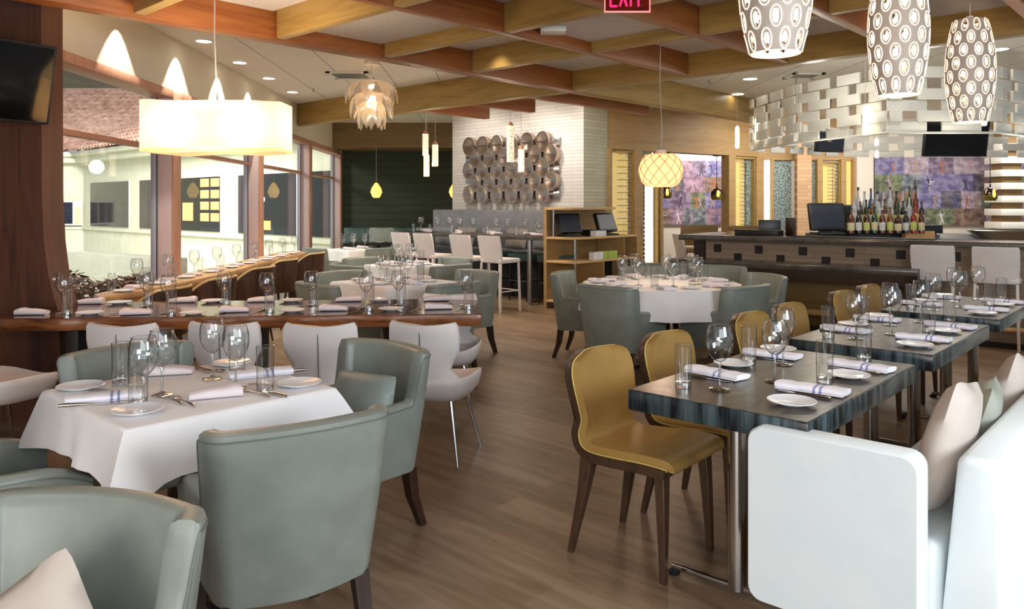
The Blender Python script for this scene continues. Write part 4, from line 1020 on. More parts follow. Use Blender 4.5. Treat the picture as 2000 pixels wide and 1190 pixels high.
# bottles
bcol = [('5A2410', 'amber'), ('3E140A', 'red brown'), ('1C3E1A', 'green'), ('B4BEC0', 'clear'), ('26487C', 'blue'), ('121110', 'black'), ('7C4A16', 'golden'), ('8A2020', 'red')]
BM = {n: mat('bottle '+n, c, .08, spec=.8) for c, n in bcol}; LB = [mat('label cream', 'D8CDA6', .6), mat('label white', 'D8D8D8', .6), mat('label green', 'C8CE7A', .6)]; CAP = [mat('cap dark', '1A1A1C', .4), mat('cap white', 'B8B4AC', .4), mat('cap brown', '5A3420', .3)]
def bottle(x, y, z, n, h, r_, li, label_):
    o = empty('liquor_bottle', (x, y, z)); o['category'] = 'bottle'; o['group'] = 'bottles on the back bar'
    MB().lathe([(0, 0), (r_, 0), (r_, h*.55), (r_*.85, h*.64), (r_*.36, h*.74), (r_*.34, h*.92), (0, h*.92)], 14).build('glass_body', BM[n], o)
    MB().lathe([(0, h*.92), (r_*.4, h*.92), (r_*.4, h), (0, h)], 10).build('cap', CAP[li % 3], o)
    if n not in ('clear',) or li % 2: MB().lathe([(r_*1.01, h*.12), (r_*1.03, h*.13), (r_*1.03, h*.42), (r_*1.01, h*.43)], 14).build('label', LB[li % 3], o)
    rank(o, 'bottle '+n+label_, f'{n} liquor bottle {label_}')
rn = random.Random(5); names = [n for _, n in bcol]
row1 = ['amber', 'black', 'red brown', 'green', 'amber', 'golden', 'red brown', 'black', 'red', 'amber']
for k in range(10):
    px = 1662+k*15.3; Y = 9.62+(.0 if k < 7 else .05); bottle((px-1000)/F*Y, Y, 1.095, row1[k], rn.uniform(.28, .33), .036+.006*(k in (0, 6)), k, 'in the front row')
bx(-.55, -.08, 0, .62, .1, .10)
tag(bx(-.56, -.09, 0, .56, .1, .10).build('bottle_step', M['black'], loc=(4.42+.42, 9.86, 1.09), bev=.004), 'steel step under the back rows of bottles', 'shelf')
row2 = ['clear', 'red brown', 'green', 'golden', 'clear', 'amber', 'clear', 'green', 'black', 'clear', 'red', 'red brown']
for k in range(12): px = 1668+k*12.0; Y = 9.83; bottle((px-1000)/F*Y, Y, 1.191, row2[k], rn.uniform(.29, .36), .033, k+1, 'in the middle row')
row3 = ['clear', 'clear', 'blue', 'clear', 'clear', 'clear', 'black', 'clear', 'green', 'amber']
for k in range(10): px = 1676+k*12.5; Y = 10.03; bottle((px-1000)/F*Y, Y, 1.191 if k else 1.191, row3[k], rn.uniform(.42, .5), .035, k, 'in the back row')
tag(bx(-.6, -.1, 0, .6, .1, .10).build('bottle_step', M['black'], loc=(4.9, 10.06, 1.09), bev=.004), 'steel step under the rearmost bottles', 'shelf')
terminal(3.90, 9.62, 1.075, rad(4), 'large till monitor standing on the bar', 1.18, 'scr_blue', -14)
tag(bx(-.16, -.12, 0, .16, .12, .14).build('receipt_printer', M['black'], loc=(4.26, 9.9, 1.07), bev=.015), 'black receipt printer right of the bar monitor', 'printer')
tag(bx(-.2, -.12, 0, .2, .12, .36).build('till_terminal', M['black'], loc=(4.48, 10.35, 1.09), bev=.05), 'rounded dark terminal back behind the bottles', 'till')
q = bpnt(.95, .3); tag(bx(-.28, -.12, 0, .25, .12, .07).build('menu_tray', M['black'], loc=(q.x, q.y, 1.07), rz=math.atan2(ex.y, ex.x), bev=.006), 'black tray lying on the bar left of the monitor', 'tray')
q = bpnt(1.25, .5); tag(bx(-.02, -.08, 0, .03, .06, .22).build('menu_holder', M['darkwood'], loc=(q.x, q.y, 1.07), rz=.3, bev=.004), 'upright menus leaning beside the tan column', 'menu holder')
q = bpnt(.98, .55); tag(bx(-.13, -.06, 0, .13, .06, .19).build('black_caddy', M['black'], loc=(q.x, q.y, 1.07), rz=-.2, bev=.006), 'black caddy on the bar before the wide stone panel', 'caddy')
q = bpnt(2.15, .18); tag(bx(-.75, -.13, 0, .75, .13, .012).build('bar_mat', M['rubber'], loc=(q.x, q.y, 1.07), rz=math.atan2(ex.y, ex.x), bev=.003), 'thin black mat lying along the bar edge', 'bar mat')
# striped column at the right
c = empty('striped_column', (9.0, 14.2, 0)); tag(c, 'square column of alternating white and brown blocks before the photo mural', 'column')
bx(-.17, -.17, 0, .17, .17, 3.1).build('core', M['soffit'], c)
for k in range(9): bx(-.25, -.25, .55+k*.235, .25, .25, .67+k*.235).build('white_block', M['lattice'], c, bev=.004)
# ------------------------------------------------------------------ lattice screen above the bar
lat = empty('lattice_canopy'); tag(lat, 'white canopy of interlaced boards hanging above the bar', 'canopy')
Q = [Vector(p) for p in ((3.30, 10.7), (3.42, 9.35), (3.92, 8.12), (5.06, 8.12), (6.3, 9.0))]
def facet(p, q, per, z0, rows_, hh, mt='lattice'):
    d = (q-p); L = d.length; n = max(1, round(L/per)); pr = L/n; dd = d/L; nr = Vector((-dd.y, dd.x))
    for rw in range(rows_):
        for k in range(-1, n+1):
            a = (k+(.5 if rw % 2 else 0))*pr; b = a+pr*.72; a = max(a, 0); b = min(b, L)
            if b-a < .05: continue
            out = -.03 if rw % 2 else .03
            o = slab('lattice_board', p+dd*a, p+dd*b, z0+rw*hh, z0+rw*hh+hh, out-.014, out+.014, M[mt], lat, bev=.002)
for a, b, pr in ((0, 1, .46), (1, 2, .46), (2, 3, .5), (3, 4, .5)): facet(Q[a], Q[b], pr, 2.2, 6, .114)
for p in (Q[1]+Vector((.1, .3)), Q[2]+Vector((.3, .1)), Q[3]+Vector((-.3, .1))): MB().tube([(p.x, p.y, 2.7), (p.x, p.y, 3.1)], .012, 6).build('hanger', M['steel'], lat)
MB().tube([(3.30, 10.7, 2.2), (3.42, 9.35, 2.2), (3.92, 8.12, 2.2), (5.06, 8.12, 2.2), (6.3, 9.0, 2.2)], .012, 4).build('bottom_rail', M['lattice'], lat)
lat2 = empty('board_canopy'); tag(lat2, 'far side of the board canopy seen below its front', 'canopy')
_l = lat; lat = lat2; facet(Vector((3.35, 10.9)), Vector((5.2, 12.2)), .5, 2.2, 4, .108); facet(Vector((5.2, 12.2)), Vector((8.6, 12.4)), .55, 2.2, 4, .108)
tv('television', (5.56, 9.75, 2.28), rad(0), rad(10), .80, .46, 'black television hanging below the right of the board canopy')
tv('television', (4.62, 11.3, 2.36), rad(20), rad(8), .5, .30, 'small black television hanging below the left of the board canopy')
# ------------------------------------------------------------------ window counter and plywood chairs
cf = [(-3.13, 5.92), (-3.02, 6.4), (-2.98, 7.0), (-2.94, 8.0), (-2.96, 8.6), (-3.04, 9.4), (-3.06, 10.2), (-3.02, 11.2), (-3.05, 11.6)]
cb = [(WX(y)+.03, y) for y in (11.6, 9, 7.5, 6.1)]
ct = empty('window_counter'); tag(ct, 'curved blond wood counter running along the windows', 'counter')
MB().prism(cf+cb, .70, .75).build('counter_top', M['counter'], ct, bev=.006)
ap = [(x-.02, y) for x, y in cf]; MB().prism(ap+[(x-.03, y) for x, y in reversed(ap)], .46, .70).build('apron', M['counter'], ct)
for y in (6.4, 8.6, 11.2): bx(-3.2, y-.04, 0, -3.12, y+.04, .7).build('support', M['darkwood'], ct)
wh = 'on the window counter'; g = wh
for k in range(9):
    y = 6.25+k*.6; x = -3.09
    ware('p', x-.02, y, .751, wh, g); ware('l', x-.03, y+.22, .751, wh, g, rad(80)); ware('w', x-.1, y+.38, .751, wh, g); ware('t', x-.17, y+.1, .751, wh, g, sc=.9)
def pchair_fn():
    r = empty('plywood_shell_chair'); rows = []; n = 20
    for k in range(n+1):
        s = -1+2*k/n; a = s*rad(98); rx, ry = .26, .25
        ox, oy = rx*math.sin(a), -ry*math.cos(a)
        zt = .80-.02*s*s-.20*max(0, (abs(s)-.45)/.55)**1.6; zb = .43+.02*abs(s)
        ring = []
        for off, z in ((.0, zb), (.018, zb), (.03, (zb+zt)/2), (.045, zt), (.03, zt+.002), (.012, (zb+zt)/2)):
            k_2 = 1+off/.26; ring.append((ox*k_2, oy*k_2, z))
        rows.append(ring)
    MB().loft(rows).build('backrest', M['ply'], r, smooth=50)
    MB().tube([tuple((Vector(rg[3])+Vector(rg[4]))/2+Vector((0, 0, .003))) for rg in rows], .011, 6).build('edge_trim', M['blond'], r)
    MB().lathe([(0, .42), (.23, .42), (.245, .44), (.235, .465), (0, .47)], 28).build('seat', M['ply'], r)
    for sx_ in (-1, 1):
        for sy_ in (-1, 1): MB().tube([(sx_*.15, sy_*.14, .42), (sx_*.2, sy_*.2, 0)], [.016, .011], 8).build('leg', M['darkwood'], r)
    return r
pK = Kind(pchair_fn)
for k, (x, y) in enumerate([(-2.84, 6.15), (-2.78, 7.0), (-2.78, 8.15), (-2.84, 9.25), (-2.82, 10.5)]):
    pK.put(x, y, 0, R((-1, .15)), ['plywood shell chair nearest the left end of the window counter', 'second plywood shell chair along the window counter', 'third plywood shell chair along the window counter', 'fourth plywood shell chair along the window counter', 'fifth plywood shell chair along the window counter', 'farthest plywood shell chair along the window counter'][k], 'chair', 'plywood shell chairs along the window counter')
# ------------------------------------------------------------------ pendants and lamps
M['shade_hot'] = shade('glowing fabric shade', 'FFDCA8', .45); M['bulb'] = glow('hot bulb', 'FFD9A0', 18); M['bulb_soft'] = glow('soft bulb', 'FFE2B8', 6)
M['cord'] = mat('pale cord', 'C8C4BC', .5); M['cord_d'] = mat('dark cord', '1A1816', .5)
def cord(x, y, z0, z1, parent, r_=.0035, m_='cord'):
    MB().tube([(x, y, z0), (x, y, (z0+z1)/2), (x, y, z1)], r_, 6).build('cord', M[m_], parent)
# square glowing pendant
r = empty('rectangular_pendant', (-1.965, 5.2, 1.79)); tag(r, 'long glowing rectangular fabric pendant above the wooden table', 'pendant lamp')
n = 80; rings = []
for l in range(7):
    f = l/6; ring = []
    for k in range(n):
        a = 2*math.pi*k/n; e = .22
        x = math.copysign(abs(math.cos(a))**e, math.cos(a))*.465; y = math.copysign(abs(math.sin(a))**e, math.sin(a))*.17
        z = f*.335+(.008*math.sin(x*14+2) if l == 0 else .007*math.sin(x*11) if l == 6 else 0); y += .006*math.sin(x*16)*(1 if y > 0 else -1)
        ring.append((x, y, z))
    rings.append(ring)
MB().loft(rings, True, False).build('lamp_shade', M['shade_hot'], r, smooth=60)
MB().loft([[(x*.97, y*.95, .03) for x, y, z in rings[0]], [(x*.97, y*.95, .035) for x, y, z in rings[0]]]).build('diffuser', M['shade_hot'], r)
bx(-.2, -.06, .335, .2, .06, .352).build('top_plate', M['copper'], r)
MB().tube([(.0, 0, .35), (-.02, 0, .8), (-.015, 0, 1.31)], .005, 6).build('cord', M['cord'], r)
for dx in (-.24, .24): lamp('POINT', (-1.965+dx, 5.2, 1.97), 8, WARM, shadow_soft_size=.05)
lamp('SPOT', (-1.965, 5.2, 2.1), 70, WARM, (rad(180), 0, 0), spot_size=rad(150), spot_blend=.6, shadow_soft_size=.15)
lamp('POINT', (-1.965, 5.2, 1.70), 8, WARM, shadow_soft_size=.15)
# petal glass pendant
r = empty('petal_glass_pendant', (-1.62, 9.0, 2.62)); tag(r, 'clear glass petal pendant glowing before the thick light beam', 'pendant lamp')
MB().lathe([(0, -.06), (.05, -.04), (.06, 0), (.04, .05), (0, .06)], 14).build('bulb', M['bulb'], r)
petal = thin_glass('petal glass', 'FFF6EC', 6, .15, 1.5)
_o = petal.node_tree.nodes['Material Output']; _l = _o.inputs[0].links[0].from_socket; _t = nd(petal, 'ShaderNodeBsdfTranslucent'); _t.inputs[0].default_value = C('FFF4EA')
_m = nd(petal, 'ShaderNodeMixShader'); _m.inputs[0].default_value = .3; lk(petal, _l, _m.inputs[1]); lk(petal, _t.outputs[0], _m.inputs[2]); lk(petal, _m.outputs[0], _o.inputs[0])
for ring_, (nn, r0, zt_, r1, zb2, r2, zc) in enumerate([(8, .05, .26, .27, .20, .31, .0), (8, .06, .12, .24, .06, .25, -.17), (7, .04, .02, .17, -.08, .16, -.30)]):
    for k in range(nn):
        a = 2*math.pi*(k+ring_*.5)/nn; m_ = MB(); rows = []
        for q_ in range(7):
            t = q_/6; rr = (1-t)**2*r0+2*t*(1-t)*r1*1.2+t*t*r2; z = (1-t)**2*zt_+2*t*(1-t)*(zt_+.02)+t*t*zc
            wdt = .085*math.sin(math.pi*min(1, .15+t*.85))**.5*(1.0 if t < .95 else .5)
            ux, uy = math.cos(a), math.sin(a); vx, vy = -uy, ux
            rows.append([(rr*ux+vx*wdt*s_-ux*.02*s_*s_, rr*uy+vy*wdt*s_-uy*.02*s_*s_, z) for s_ in (-1, -.4, .4, 1)])
        m_.loft(rows, False, False).build('glass_petal', petal, r, smooth=60)
MB().tube([(0, 0, .1), (0, 0, .44)], .006, 6).build('cord', M['cord'], r); MB().lathe([(0, .44), (.09, .44), (.09, .478), (0, .478)], 20).build('canopy', M['white_lea'], r)
lamp('POINT', (-1.62, 9.0, 2.62), 25, WARM, shadow_soft_size=.05)
# white shades with oval openings: a real perforated shell
def oval_shade_fn():
    r = empty('oval_cut_pendant'); Hh = .70; nu, nv = 168, 154; cols_, rws = 10, 8
    def rad_(z): t = z/Hh; return .092+.062*math.sin(math.pi*min(1, max(0, t*.92+.04)))**.8
    mb = MB(); idx = {}
    def inside(a, z):
        v = z/Hh*rws; row = math.floor(v); fr_ = v-row-.5; u = a/(2*math.pi)*cols_+(.5 if row % 2 else 0); fu = (u % 1)-.5
        if row == 0 or row == rws-1: fr_ *= 1.15
        return (fu/.17)**2+(fr_/.34)**2 < 1
    for j in range(nv):
        z = (j+.5)/nv*Hh
        for i in range(nu):
            a = (i+.5)/nu*2*math.pi
            if .02 < z < Hh-.02 and inside(a, z): continue
            q_ = []
            for di, dj in ((0, 0), (1, 0), (1, 1), (0, 1)):
                ky = ((i+di) % nu, j+dj)
                if ky not in idx:
                    aa = ky[0]/nu*2*math.pi; zz = ky[1]/nv*Hh; rr = rad_(zz); idx[ky] = mb.vert((rr*math.cos(aa), rr*math.sin(aa), zz))
                q_.append(idx[ky])
            mb.f.append(tuple(q_))
    o = mb.build('lamp_shade', M['cutshade'], r, smooth=80)
    md = o.modifiers.new('thickness', 'SOLIDIFY'); md.thickness = .006; md.offset = -1
    # raised rims given emission, in place of light through cut slits
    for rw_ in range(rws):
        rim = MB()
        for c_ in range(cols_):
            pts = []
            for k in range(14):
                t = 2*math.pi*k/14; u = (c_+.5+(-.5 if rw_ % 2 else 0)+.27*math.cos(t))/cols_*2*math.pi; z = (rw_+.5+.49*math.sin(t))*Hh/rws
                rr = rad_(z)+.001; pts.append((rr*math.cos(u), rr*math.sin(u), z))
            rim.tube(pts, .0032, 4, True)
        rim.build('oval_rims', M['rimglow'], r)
    for k in range(2): MB().lathe([(0, -.045), (.022, -.03), (.03, 0), (.02, .04), (0, .05)], 12, (.02*(-1)**k, 0, .2+.3*k)).build('bulb', M['bulb'], r)
    MB().tube([(0, 0, .25), (0, 0, 1.04)], .004, 6).build('cord', M['cord'], r)
    MB().lathe([(0, Hh), (.03, Hh), (.02, Hh+.03), (0, Hh+.03)], 12).build('cap', M['white_lea'], r)
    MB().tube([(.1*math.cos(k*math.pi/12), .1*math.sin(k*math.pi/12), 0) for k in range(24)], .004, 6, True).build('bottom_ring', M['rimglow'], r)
    return r
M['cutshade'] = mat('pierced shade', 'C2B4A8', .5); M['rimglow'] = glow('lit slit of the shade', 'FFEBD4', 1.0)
oK = Kind(oval_shade_fn)
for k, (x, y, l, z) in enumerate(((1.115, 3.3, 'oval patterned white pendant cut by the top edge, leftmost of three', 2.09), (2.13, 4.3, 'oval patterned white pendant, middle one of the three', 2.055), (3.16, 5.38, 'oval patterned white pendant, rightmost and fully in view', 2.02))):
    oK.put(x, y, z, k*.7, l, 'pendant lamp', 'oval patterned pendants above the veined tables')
    lamp('POINT', (x, y, z+.2), 20, WARM, shadow_soft_size=.03); lamp('POINT', (x, y, z+.5), 20, WARM, shadow_soft_size=.03)
# woven globe pendant
r = empty('woven_globe_pendant', (1.33, 6.97, 1.61)); tag(r, 'round woven globe pendant glowing over the round table', 'pendant lamp')
sh = shade('woven glowing fabric', 'EFB48A', .42); prof = []
def gp(t): a = -1.15+t*2.3; return (.195*math.cos(a)**.62, .145+.145*math.sin(a)/math.sin(1.15))
prof = [gp(i/20) for i in range(21)]
MB().lathe(prof, 40).build('lamp_shade', sh, r)
bands = MB()
for k in range(12):
    for dr in (-1, 1):
        pts = []
        for i in range(21):
            rr, z = gp(i/20); a = 2*math.pi*k/12+dr*1.5*(i/20); pts.append(((rr+.002)*math.cos(a), (rr+.002)*math.sin(a), z))
        bands.tube(pts, .003, 4)
bands.build('woven_bands', mat('woven band', 'B8906C', .6), r)
MB().lathe([(0, .10), (.03, .12), (.04, .15), (.03, .18), (0, .2)], 14).build('bulb', M['bulb'], r)
MB().tube([(0, 0, .29), (.012, 0, .5), (-.008, 0, .9), (0, 0, 1.36)], .004, 6).build('cord', M['cord'], r); MB().lathe([(0, .29), (.05, .29), (.05, .33), (0, .35)], 16).build('cap', M['cord'], r)
lamp('POINT', (1.33, 6.97, 1.72), 3.5, WARM, shadow_soft_size=.04); lamp('POINT', (1.33, 6.97, 1.5), 8, WARM, shadow_soft_size=.12)
# tube pendants over the high table
tubeM = noisy('crackled tube glass', 'FFE6C0', '8A6A50', (70, 70, 70), .3, 2, lo=.5, hi=.6)
pnode = tubeM.node_tree.nodes['Principled BSDF']; rmp = [x for x in tubeM.node_tree.nodes if x.type == 'VALTORGB'][0]; lk(tubeM, rmp.outputs[0], pnode.inputs['Emission Color']); pnode.inputs['Emission Strength'].default_value = 1.1
def tube_p(px, y0, y1, Y, label, wd=.045, top=3.1):
    x = (px-1000)/F*Y; z1 = H+(400-y0)*Y/F; z0 = H+(400-y1)*Y/F
    r = empty('tube_pendant', (x, Y, z0)); tag(r, label, 'pendant lamp', 'crackled tube pendants over the high table')
    h = z1-z0; MB().lathe([(0, .0), (wd, 0), (wd, h), (0, h)], 18).build('tube_shade', tubeM, r); MB().lathe([(0, h), (wd*1.02, h), (wd*.5, h+.04), (0, h+.06)], 16).build('cap', M['copper'], r)
    MB().tube([(0, 0, h), (0, 0, top-z0)], .003, 5).build('cord', M['cord'], r)
tube_p(831, 262, 304, 11.6, 'upper crackled tube pendant of the left cluster before the green wall'); tube_p(833, 303, 345, 11.9, 'lowest crackled tube pendant of the left cluster'); tube_p(850, 283, 325, 11.4, 'right crackled tube pendant of the left cluster')
tube_p(997, 246, 316, 10.6, 'long crackled tube pendant in front of the metal sculpture', .05); tube_p(1018, 292, 336, 11.0, 'short crackled tube pendant in front of the metal sculpture')
lamp('POINT', (-1.25, 11.5, 2.0), 10, WARM, shadow_soft_size=.1); lamp('POINT', (0.0, 10.7, 1.95), 12, WARM, shadow_soft_size=.1)
# amber glass pendants at the green wall
amb = glow('lit amber glass', 'F2C468', 1.5, .2)
for px, l in ((735, 'amber glass drop pendant before the green board wall'), (888, 'amber glass drop pendant half hidden by the stone wall')):
    x = (px-1000)/F*15.85; r = empty('amber_pendant', (x, 15.85, 1.59)); tag(r, l, 'pendant lamp', 'amber drop pendants')
    MB().lathe([(0, 0), (.06, .0), (.09, .04), (.105, .09), (.12, .11), (.10, .19), (.05, .27), (.03, .30), (0, .31)], 24).build('lamp_shade', amb, r)
    MB().tube([(0, 0, .3), (0, 0, 1.01)], .004, 5).build('cord', M['cord'], r); lamp('POINT', (x, 14.8, 1.55), 5, (1, .75, .4), shadow_soft_size=.08)
# small brown glass pendants
bg_ = mat('dark brown glass', '2A1408', .08, spec=.9); bg2 = mat('olive glass', '6A5C1C', .1, spec=.9)
for px, py, Y, zt_, l in ((1309, 377, 12.6, 2.33, 'small brown glass pendant just below the woven globe'), (1408, 380, 13.6, 2.33, 'small brown glass pendant before the left photo mural'), (1934, 380, 12.5, 3.1, 'small brown glass pendant beside the striped column')):
    q = onD(px)+Vector((-.05, .1)) if px < 1500 else Vector(((px-1000)/F*Y, Y)); x, Y = q.x, q.y; zt_ = 2.36 if px < 1500 else zt_; z = H+(400-py)*Y/F; r = empty('brown_glass_pendant', (x, Y, z-.1)); tag(r, l, 'pendant lamp', 'small brown glass pendants')
    MB().lathe([(0, .0), (.085, 0), (.105, .05), (.105, .09)], 20).build('shade_bottom', bg2, r); MB().lathe([(.105, .09), (.10, .15), (.06, .20), (.015, .22), (.01, .27)], 20).build('shade_top', bg_, r)
    MB().lathe([(0, -.02), (.022, 0), (.03, .05), (.02, .10), (0, .12)], 10, (0, -.09, .06)).build('filament_bulb', glow('orange filament', 'FFA040', 5), r)
    MB().tube([(0, 0, .24), (0, 0, zt_-z+.1)], .006, 5).build('cord', M['cord_d'], r); MB().lathe([(0, zt_-z+.08), (.07, zt_-z+.08), (.07, zt_-z+.1), (0, zt_-z+.1)], 14).build('canopy', M['black'], r)
# slim glowing tubes round the bar
for px, y0, y1, Y, top, l in ((1440, 246, 290, 11.0, 3.1, 'slim glowing tube pendant left of the board canopy'), (1690, 206, 264, 8.3, 3.1, 'slim glowing tube pendant in front of the board canopy'), (1479, 228, 276, 10.6, 3.1, 'slim glowing tube pendant at the left end of the canopy'),
                           (1712, 270, 285, 11.0, 3.1, 'small glowing tube under the canopy, upper one'), (1712.5, 294, 309, 11.4, 3.1, 'small glowing tube under the canopy, lower one'), (1922, 190, 246, 8.3, 3.1, 'slim glowing tube pendant behind the rightmost oval pendant')):
    x = (px-1000)/F*Y; z1 = H+(400-y0)*Y/F; z0 = H+(400-y1)*Y/F; r = empty('slim_tube_pendant', (x, Y, z0)); tag(r, l, 'pendant lamp', 'slim glowing tube pendants')
    MB().lathe([(0, 0), (.022, .003), (.028, .02), (.028, z1-z0-.03), (.01, z1-z0), (0, z1-z0)], 14).build('tube_shade', glow('slim tube', 'FFF0C8', 5), r)
    MB().tube([(0, 0, z1-z0-.01), (0, 0, top-z0)], .003, 5).build('cord', M['cord'], r)
for x, y in ((3.6, 9.0), (4.5, 7.9), (5.6, 8.3)): lamp('POINT', (x, y+.0, 1.95), 7, (1, .9, .72), shadow_soft_size=.1)
lamp('POINT', (3.9, 7.3, 2.75), 9, (1, .95, .88), shadow_soft_size=.1); lamp('POINT', (3.2, 8.3, 2.6), 9, (1, .95, .85), shadow_soft_size=.1)  # points added to brighten the front of the canopy boards
lamp('AREA', (5.6, 13.5, 3.05), 120, (1, .93, .82), (rad(12), 0, 0), shape='RECTANGLE', size=3, size_y=1.2); lamp('AREA', (9.2, 13.2, 3.05), 120, NEU, (rad(12), 0, 0), shape='RECTANGLE', size=3, size_y=1.2); lamp('AREA', (5.4, 10.2, 3.06), 60, NEU, (0, 0, 0), shape='RECTANGLE', size=2, size_y=1.5)  # area lights added under the ceiling to brighten mural and back bar
# recessed downlights
discM = glow('lit downlight', 'FFF6E6', 9)
def down(px, py, label, z=3.099, rr=.075):
    Y = (z-H)*F/(400-py); x = (px-1000)/F*Y; r = empty('recessed_downlight', (x, Y, z-.012)); tag(r, label, 'ceiling light', 'recessed ceiling downlights')
    MB().lathe([(rr, .0), (rr+.018, 0), (rr+.018, .011), (rr, .011)], 24).build('trim_ring', M['lattice'], r); MB().lathe([(0, .004), (rr, .004), (rr, .01), (0, .01)], 24).build('diffuser', discM, r)
    return x, Y
for k, (px, py) in enumerate(((398, 79), (468, 121), (525, 152), (571, 179))):
    x, Y = down(px, py, f'recessed downlight near the window wall, {["nearest", "second", "third", "farthest"][k]} of four')
for Y in (6.55, 7.8, 9.0, 10.15, 11.4, 12.7):
    lamp('SPOT', (WX(Y)+.14, Y, 3.09), 70, (1, .93, .8), (0, rad(0), 0), spot_size=rad(76), spot_blend=.2, shadow_soft_size=.01)
down(1951, 95, 'bright recessed downlight right of the rightmost oval pendant', rr=.09); down(1465, 153, 'recessed downlight in the white ceiling above the canopy end', rr=.09); down(1441, 183, 'recessed downlight left of the board canopy', rr=.09)
lamp('AREA', (4.2, 16.2, 3.0), 120, NEU, aim((4.2, 16.2, 3.0), (4.2, 17.6, 1.6)), shape='RECTANGLE', size=2, size_y=.6)  # area light added to brighten the left mural, no fitting there
# exit sign
r = empty('exit_sign', (.68, 4.6, 2.585)); tag(r, 'red lit exit sign hanging at the top edge', 'exit sign')
bx(-.135, -.004, 0, .135, .004, .20).build('sign_plate', thin_glass('pink acrylic', 'F0A0A8', 2, .1), r)
red = glow('red letters', 'FF2060', 2.2); e = MB(); e.box(-.135, -.006, 0, .135, .006, .007); e.box(-.135, -.006, 0, -.13, .006, .2); e.box(.13, -.006, 0, .135, .006, .2); e.build('lit_edge', glow('lit edge', 'FF8080', 1.6), r)
bx(-.14, -.02, .2, .14, .02, .26).build('housing', M['steel'], r)
L_ = MB(); z0, h, t = .035, .13, .013
def sk_(pts):
    for a, b in zip(pts[:-1], pts[1:]): L_.tube([(a[0], -.008, z0+a[1]*h), (b[0], -.008, z0+b[1]*h)], .006, 6)
x = -.10; sk_([(x+.04, 0), (x, 0), (x, 1), (x+.04, 1)]); sk_([(x, .5), (x+.032, .5)])
x = -.045; sk_([(x, 0), (x+.042, 1)]); sk_([(x+.042, 0), (x, 1)]); sk_([(.02, 0), (.02, 1)]); sk_([(.065, 0), (.065, 1)]); sk_([(.04, 1), (.09, 1)])
L_.build('letters', red, r)
MB().tube([(0, 0, .26), (0, 0, .45)], .008, 6).build('hanger', M['steel'], r)
# ceiling vents, smoke device
def vent(px, py, z, wd, hd, label, rz=0):
    Y = (z-H)*F/(400-py); x = (px-1000)/F*Y; r = empty('ceiling_vent', (x, Y, z-.02), rz); tag(r, label, 'ceiling vent')
    f = MB(); f.box(-wd, -hd, 0, wd, -hd+.05, .018); f.box(-wd, hd-.05, 0, wd, hd, .018); f.box(-wd, -hd, 0, -wd+.05, hd, .018); f.box(wd-.05, -hd, 0, wd, hd, .018); f.build('frame', M['lattice'], r)
    s_ = MB(); k = 0
    y = -hd+.06
    while y < hd-.06: s_.box(-wd+.05, y, .004, wd-.05, y+.012, .016); y += .035
    s_.build('slats', M['steel'], r); bx(-wd+.03, -hd+.03, .016, wd-.03, hd-.03, .019).build('vent_opening', M['dark'], r)
vent(685, 146, 3.1, .26, .26, 'square metal air vent in the white ceiling near the petal pendant'); vent(1570, 147, 3.1, .2, .2, 'small round looking vent in the ceiling above the bar canopy')
Y = (2.84-H)*F/(400-54); x = 80/F*Y
tag(MB().box(-.1, -.08, -.045, .1, .08, 0).build('alarm_device', M['lattice'], loc=(x, Y, 2.84), bev=.01), 'white alarm device under a coffer panel', 'alarm device')
for px, py, l in ((1200, 85, 'sprinkler head hanging below the coffers'), (1385, 155, 'sprinkler head below the white ceiling near the bar'), (612, 172, 'sprinkler head in the white ceiling left of the petal pendant')):
    z = 3.1 if px != 1200 else 2.84; Y = (z-H)*F/(400-py); x = (px-1000)/F*Y
    m_ = MB(); m_.lathe([(0, -.05), (.025, -.05), (.025, -.045), (.008, -.04), (.008, 0), (0, 0)], 10); tag(m_.build('sprinkler_head', M['steel'], loc=(x, Y, z)), l, 'sprinkler')
# ------------------------------------------------------------------ outside: the building across the court
M['stucco'] = noisy('cream stucco', 'D2D2BC', 'DADAC6', (2, 2, 2), .85); M['dkwin'] = mat('dark outside window', '2C2A28', .08, spec=.8); M['wframe'] = mat('white window bar', 'D8D8DC', .5)
bld = empty('courtyard_building'); tag(bld, 'cream stucco building with red tiled roof across the court', 'building')
def onQ(px, Yref=30.1, Xref=-16.5):   # along the facade running from its inner corner towards the room
    r_ = (px-1000)/F; d = -B2; t = (r_*Yref-Xref)/(d.x-d.y*r_); return Vector((Xref, Yref))+d*t
C0 = onQ(163); C1 = onQ(668)
def part(name, p, q, z0, z1, a, b, mt, par=bld, bev=0): return slab(name, p, q, z0, z1, a, b, M[mt], par, bev)
part('facade_wall', C0, C1+(-B2)*2, -1.5, 3.45, 0, .4, 'stucco')
part('facade_wall', C0+Vector((-14, -.15)), C0, -1.5, 3.45, 0, .4, 'stucco')
for p, q in ((C0, C1+(-B2)*2), (C0+Vector((-14, -.15)), C0)):
    part('cornice', p, q, 3.05, 3.30, -.35, 0, 'stucco', bev=.03); part('gutter', p, q, 3.28, 3.46, -.5, 0, 'stucco', bev=.03); part('window_ledge', p, q, .50, .60, -.06, 0, 'stucco')
lit = glow('lit bar shelf', 'FFB868', 1.3)
WN = [(178, 252, 0), (274, 300, 0), (352, 431, 1), (467, 480, 0), (513, 580, 2), (609, 650, 0)]
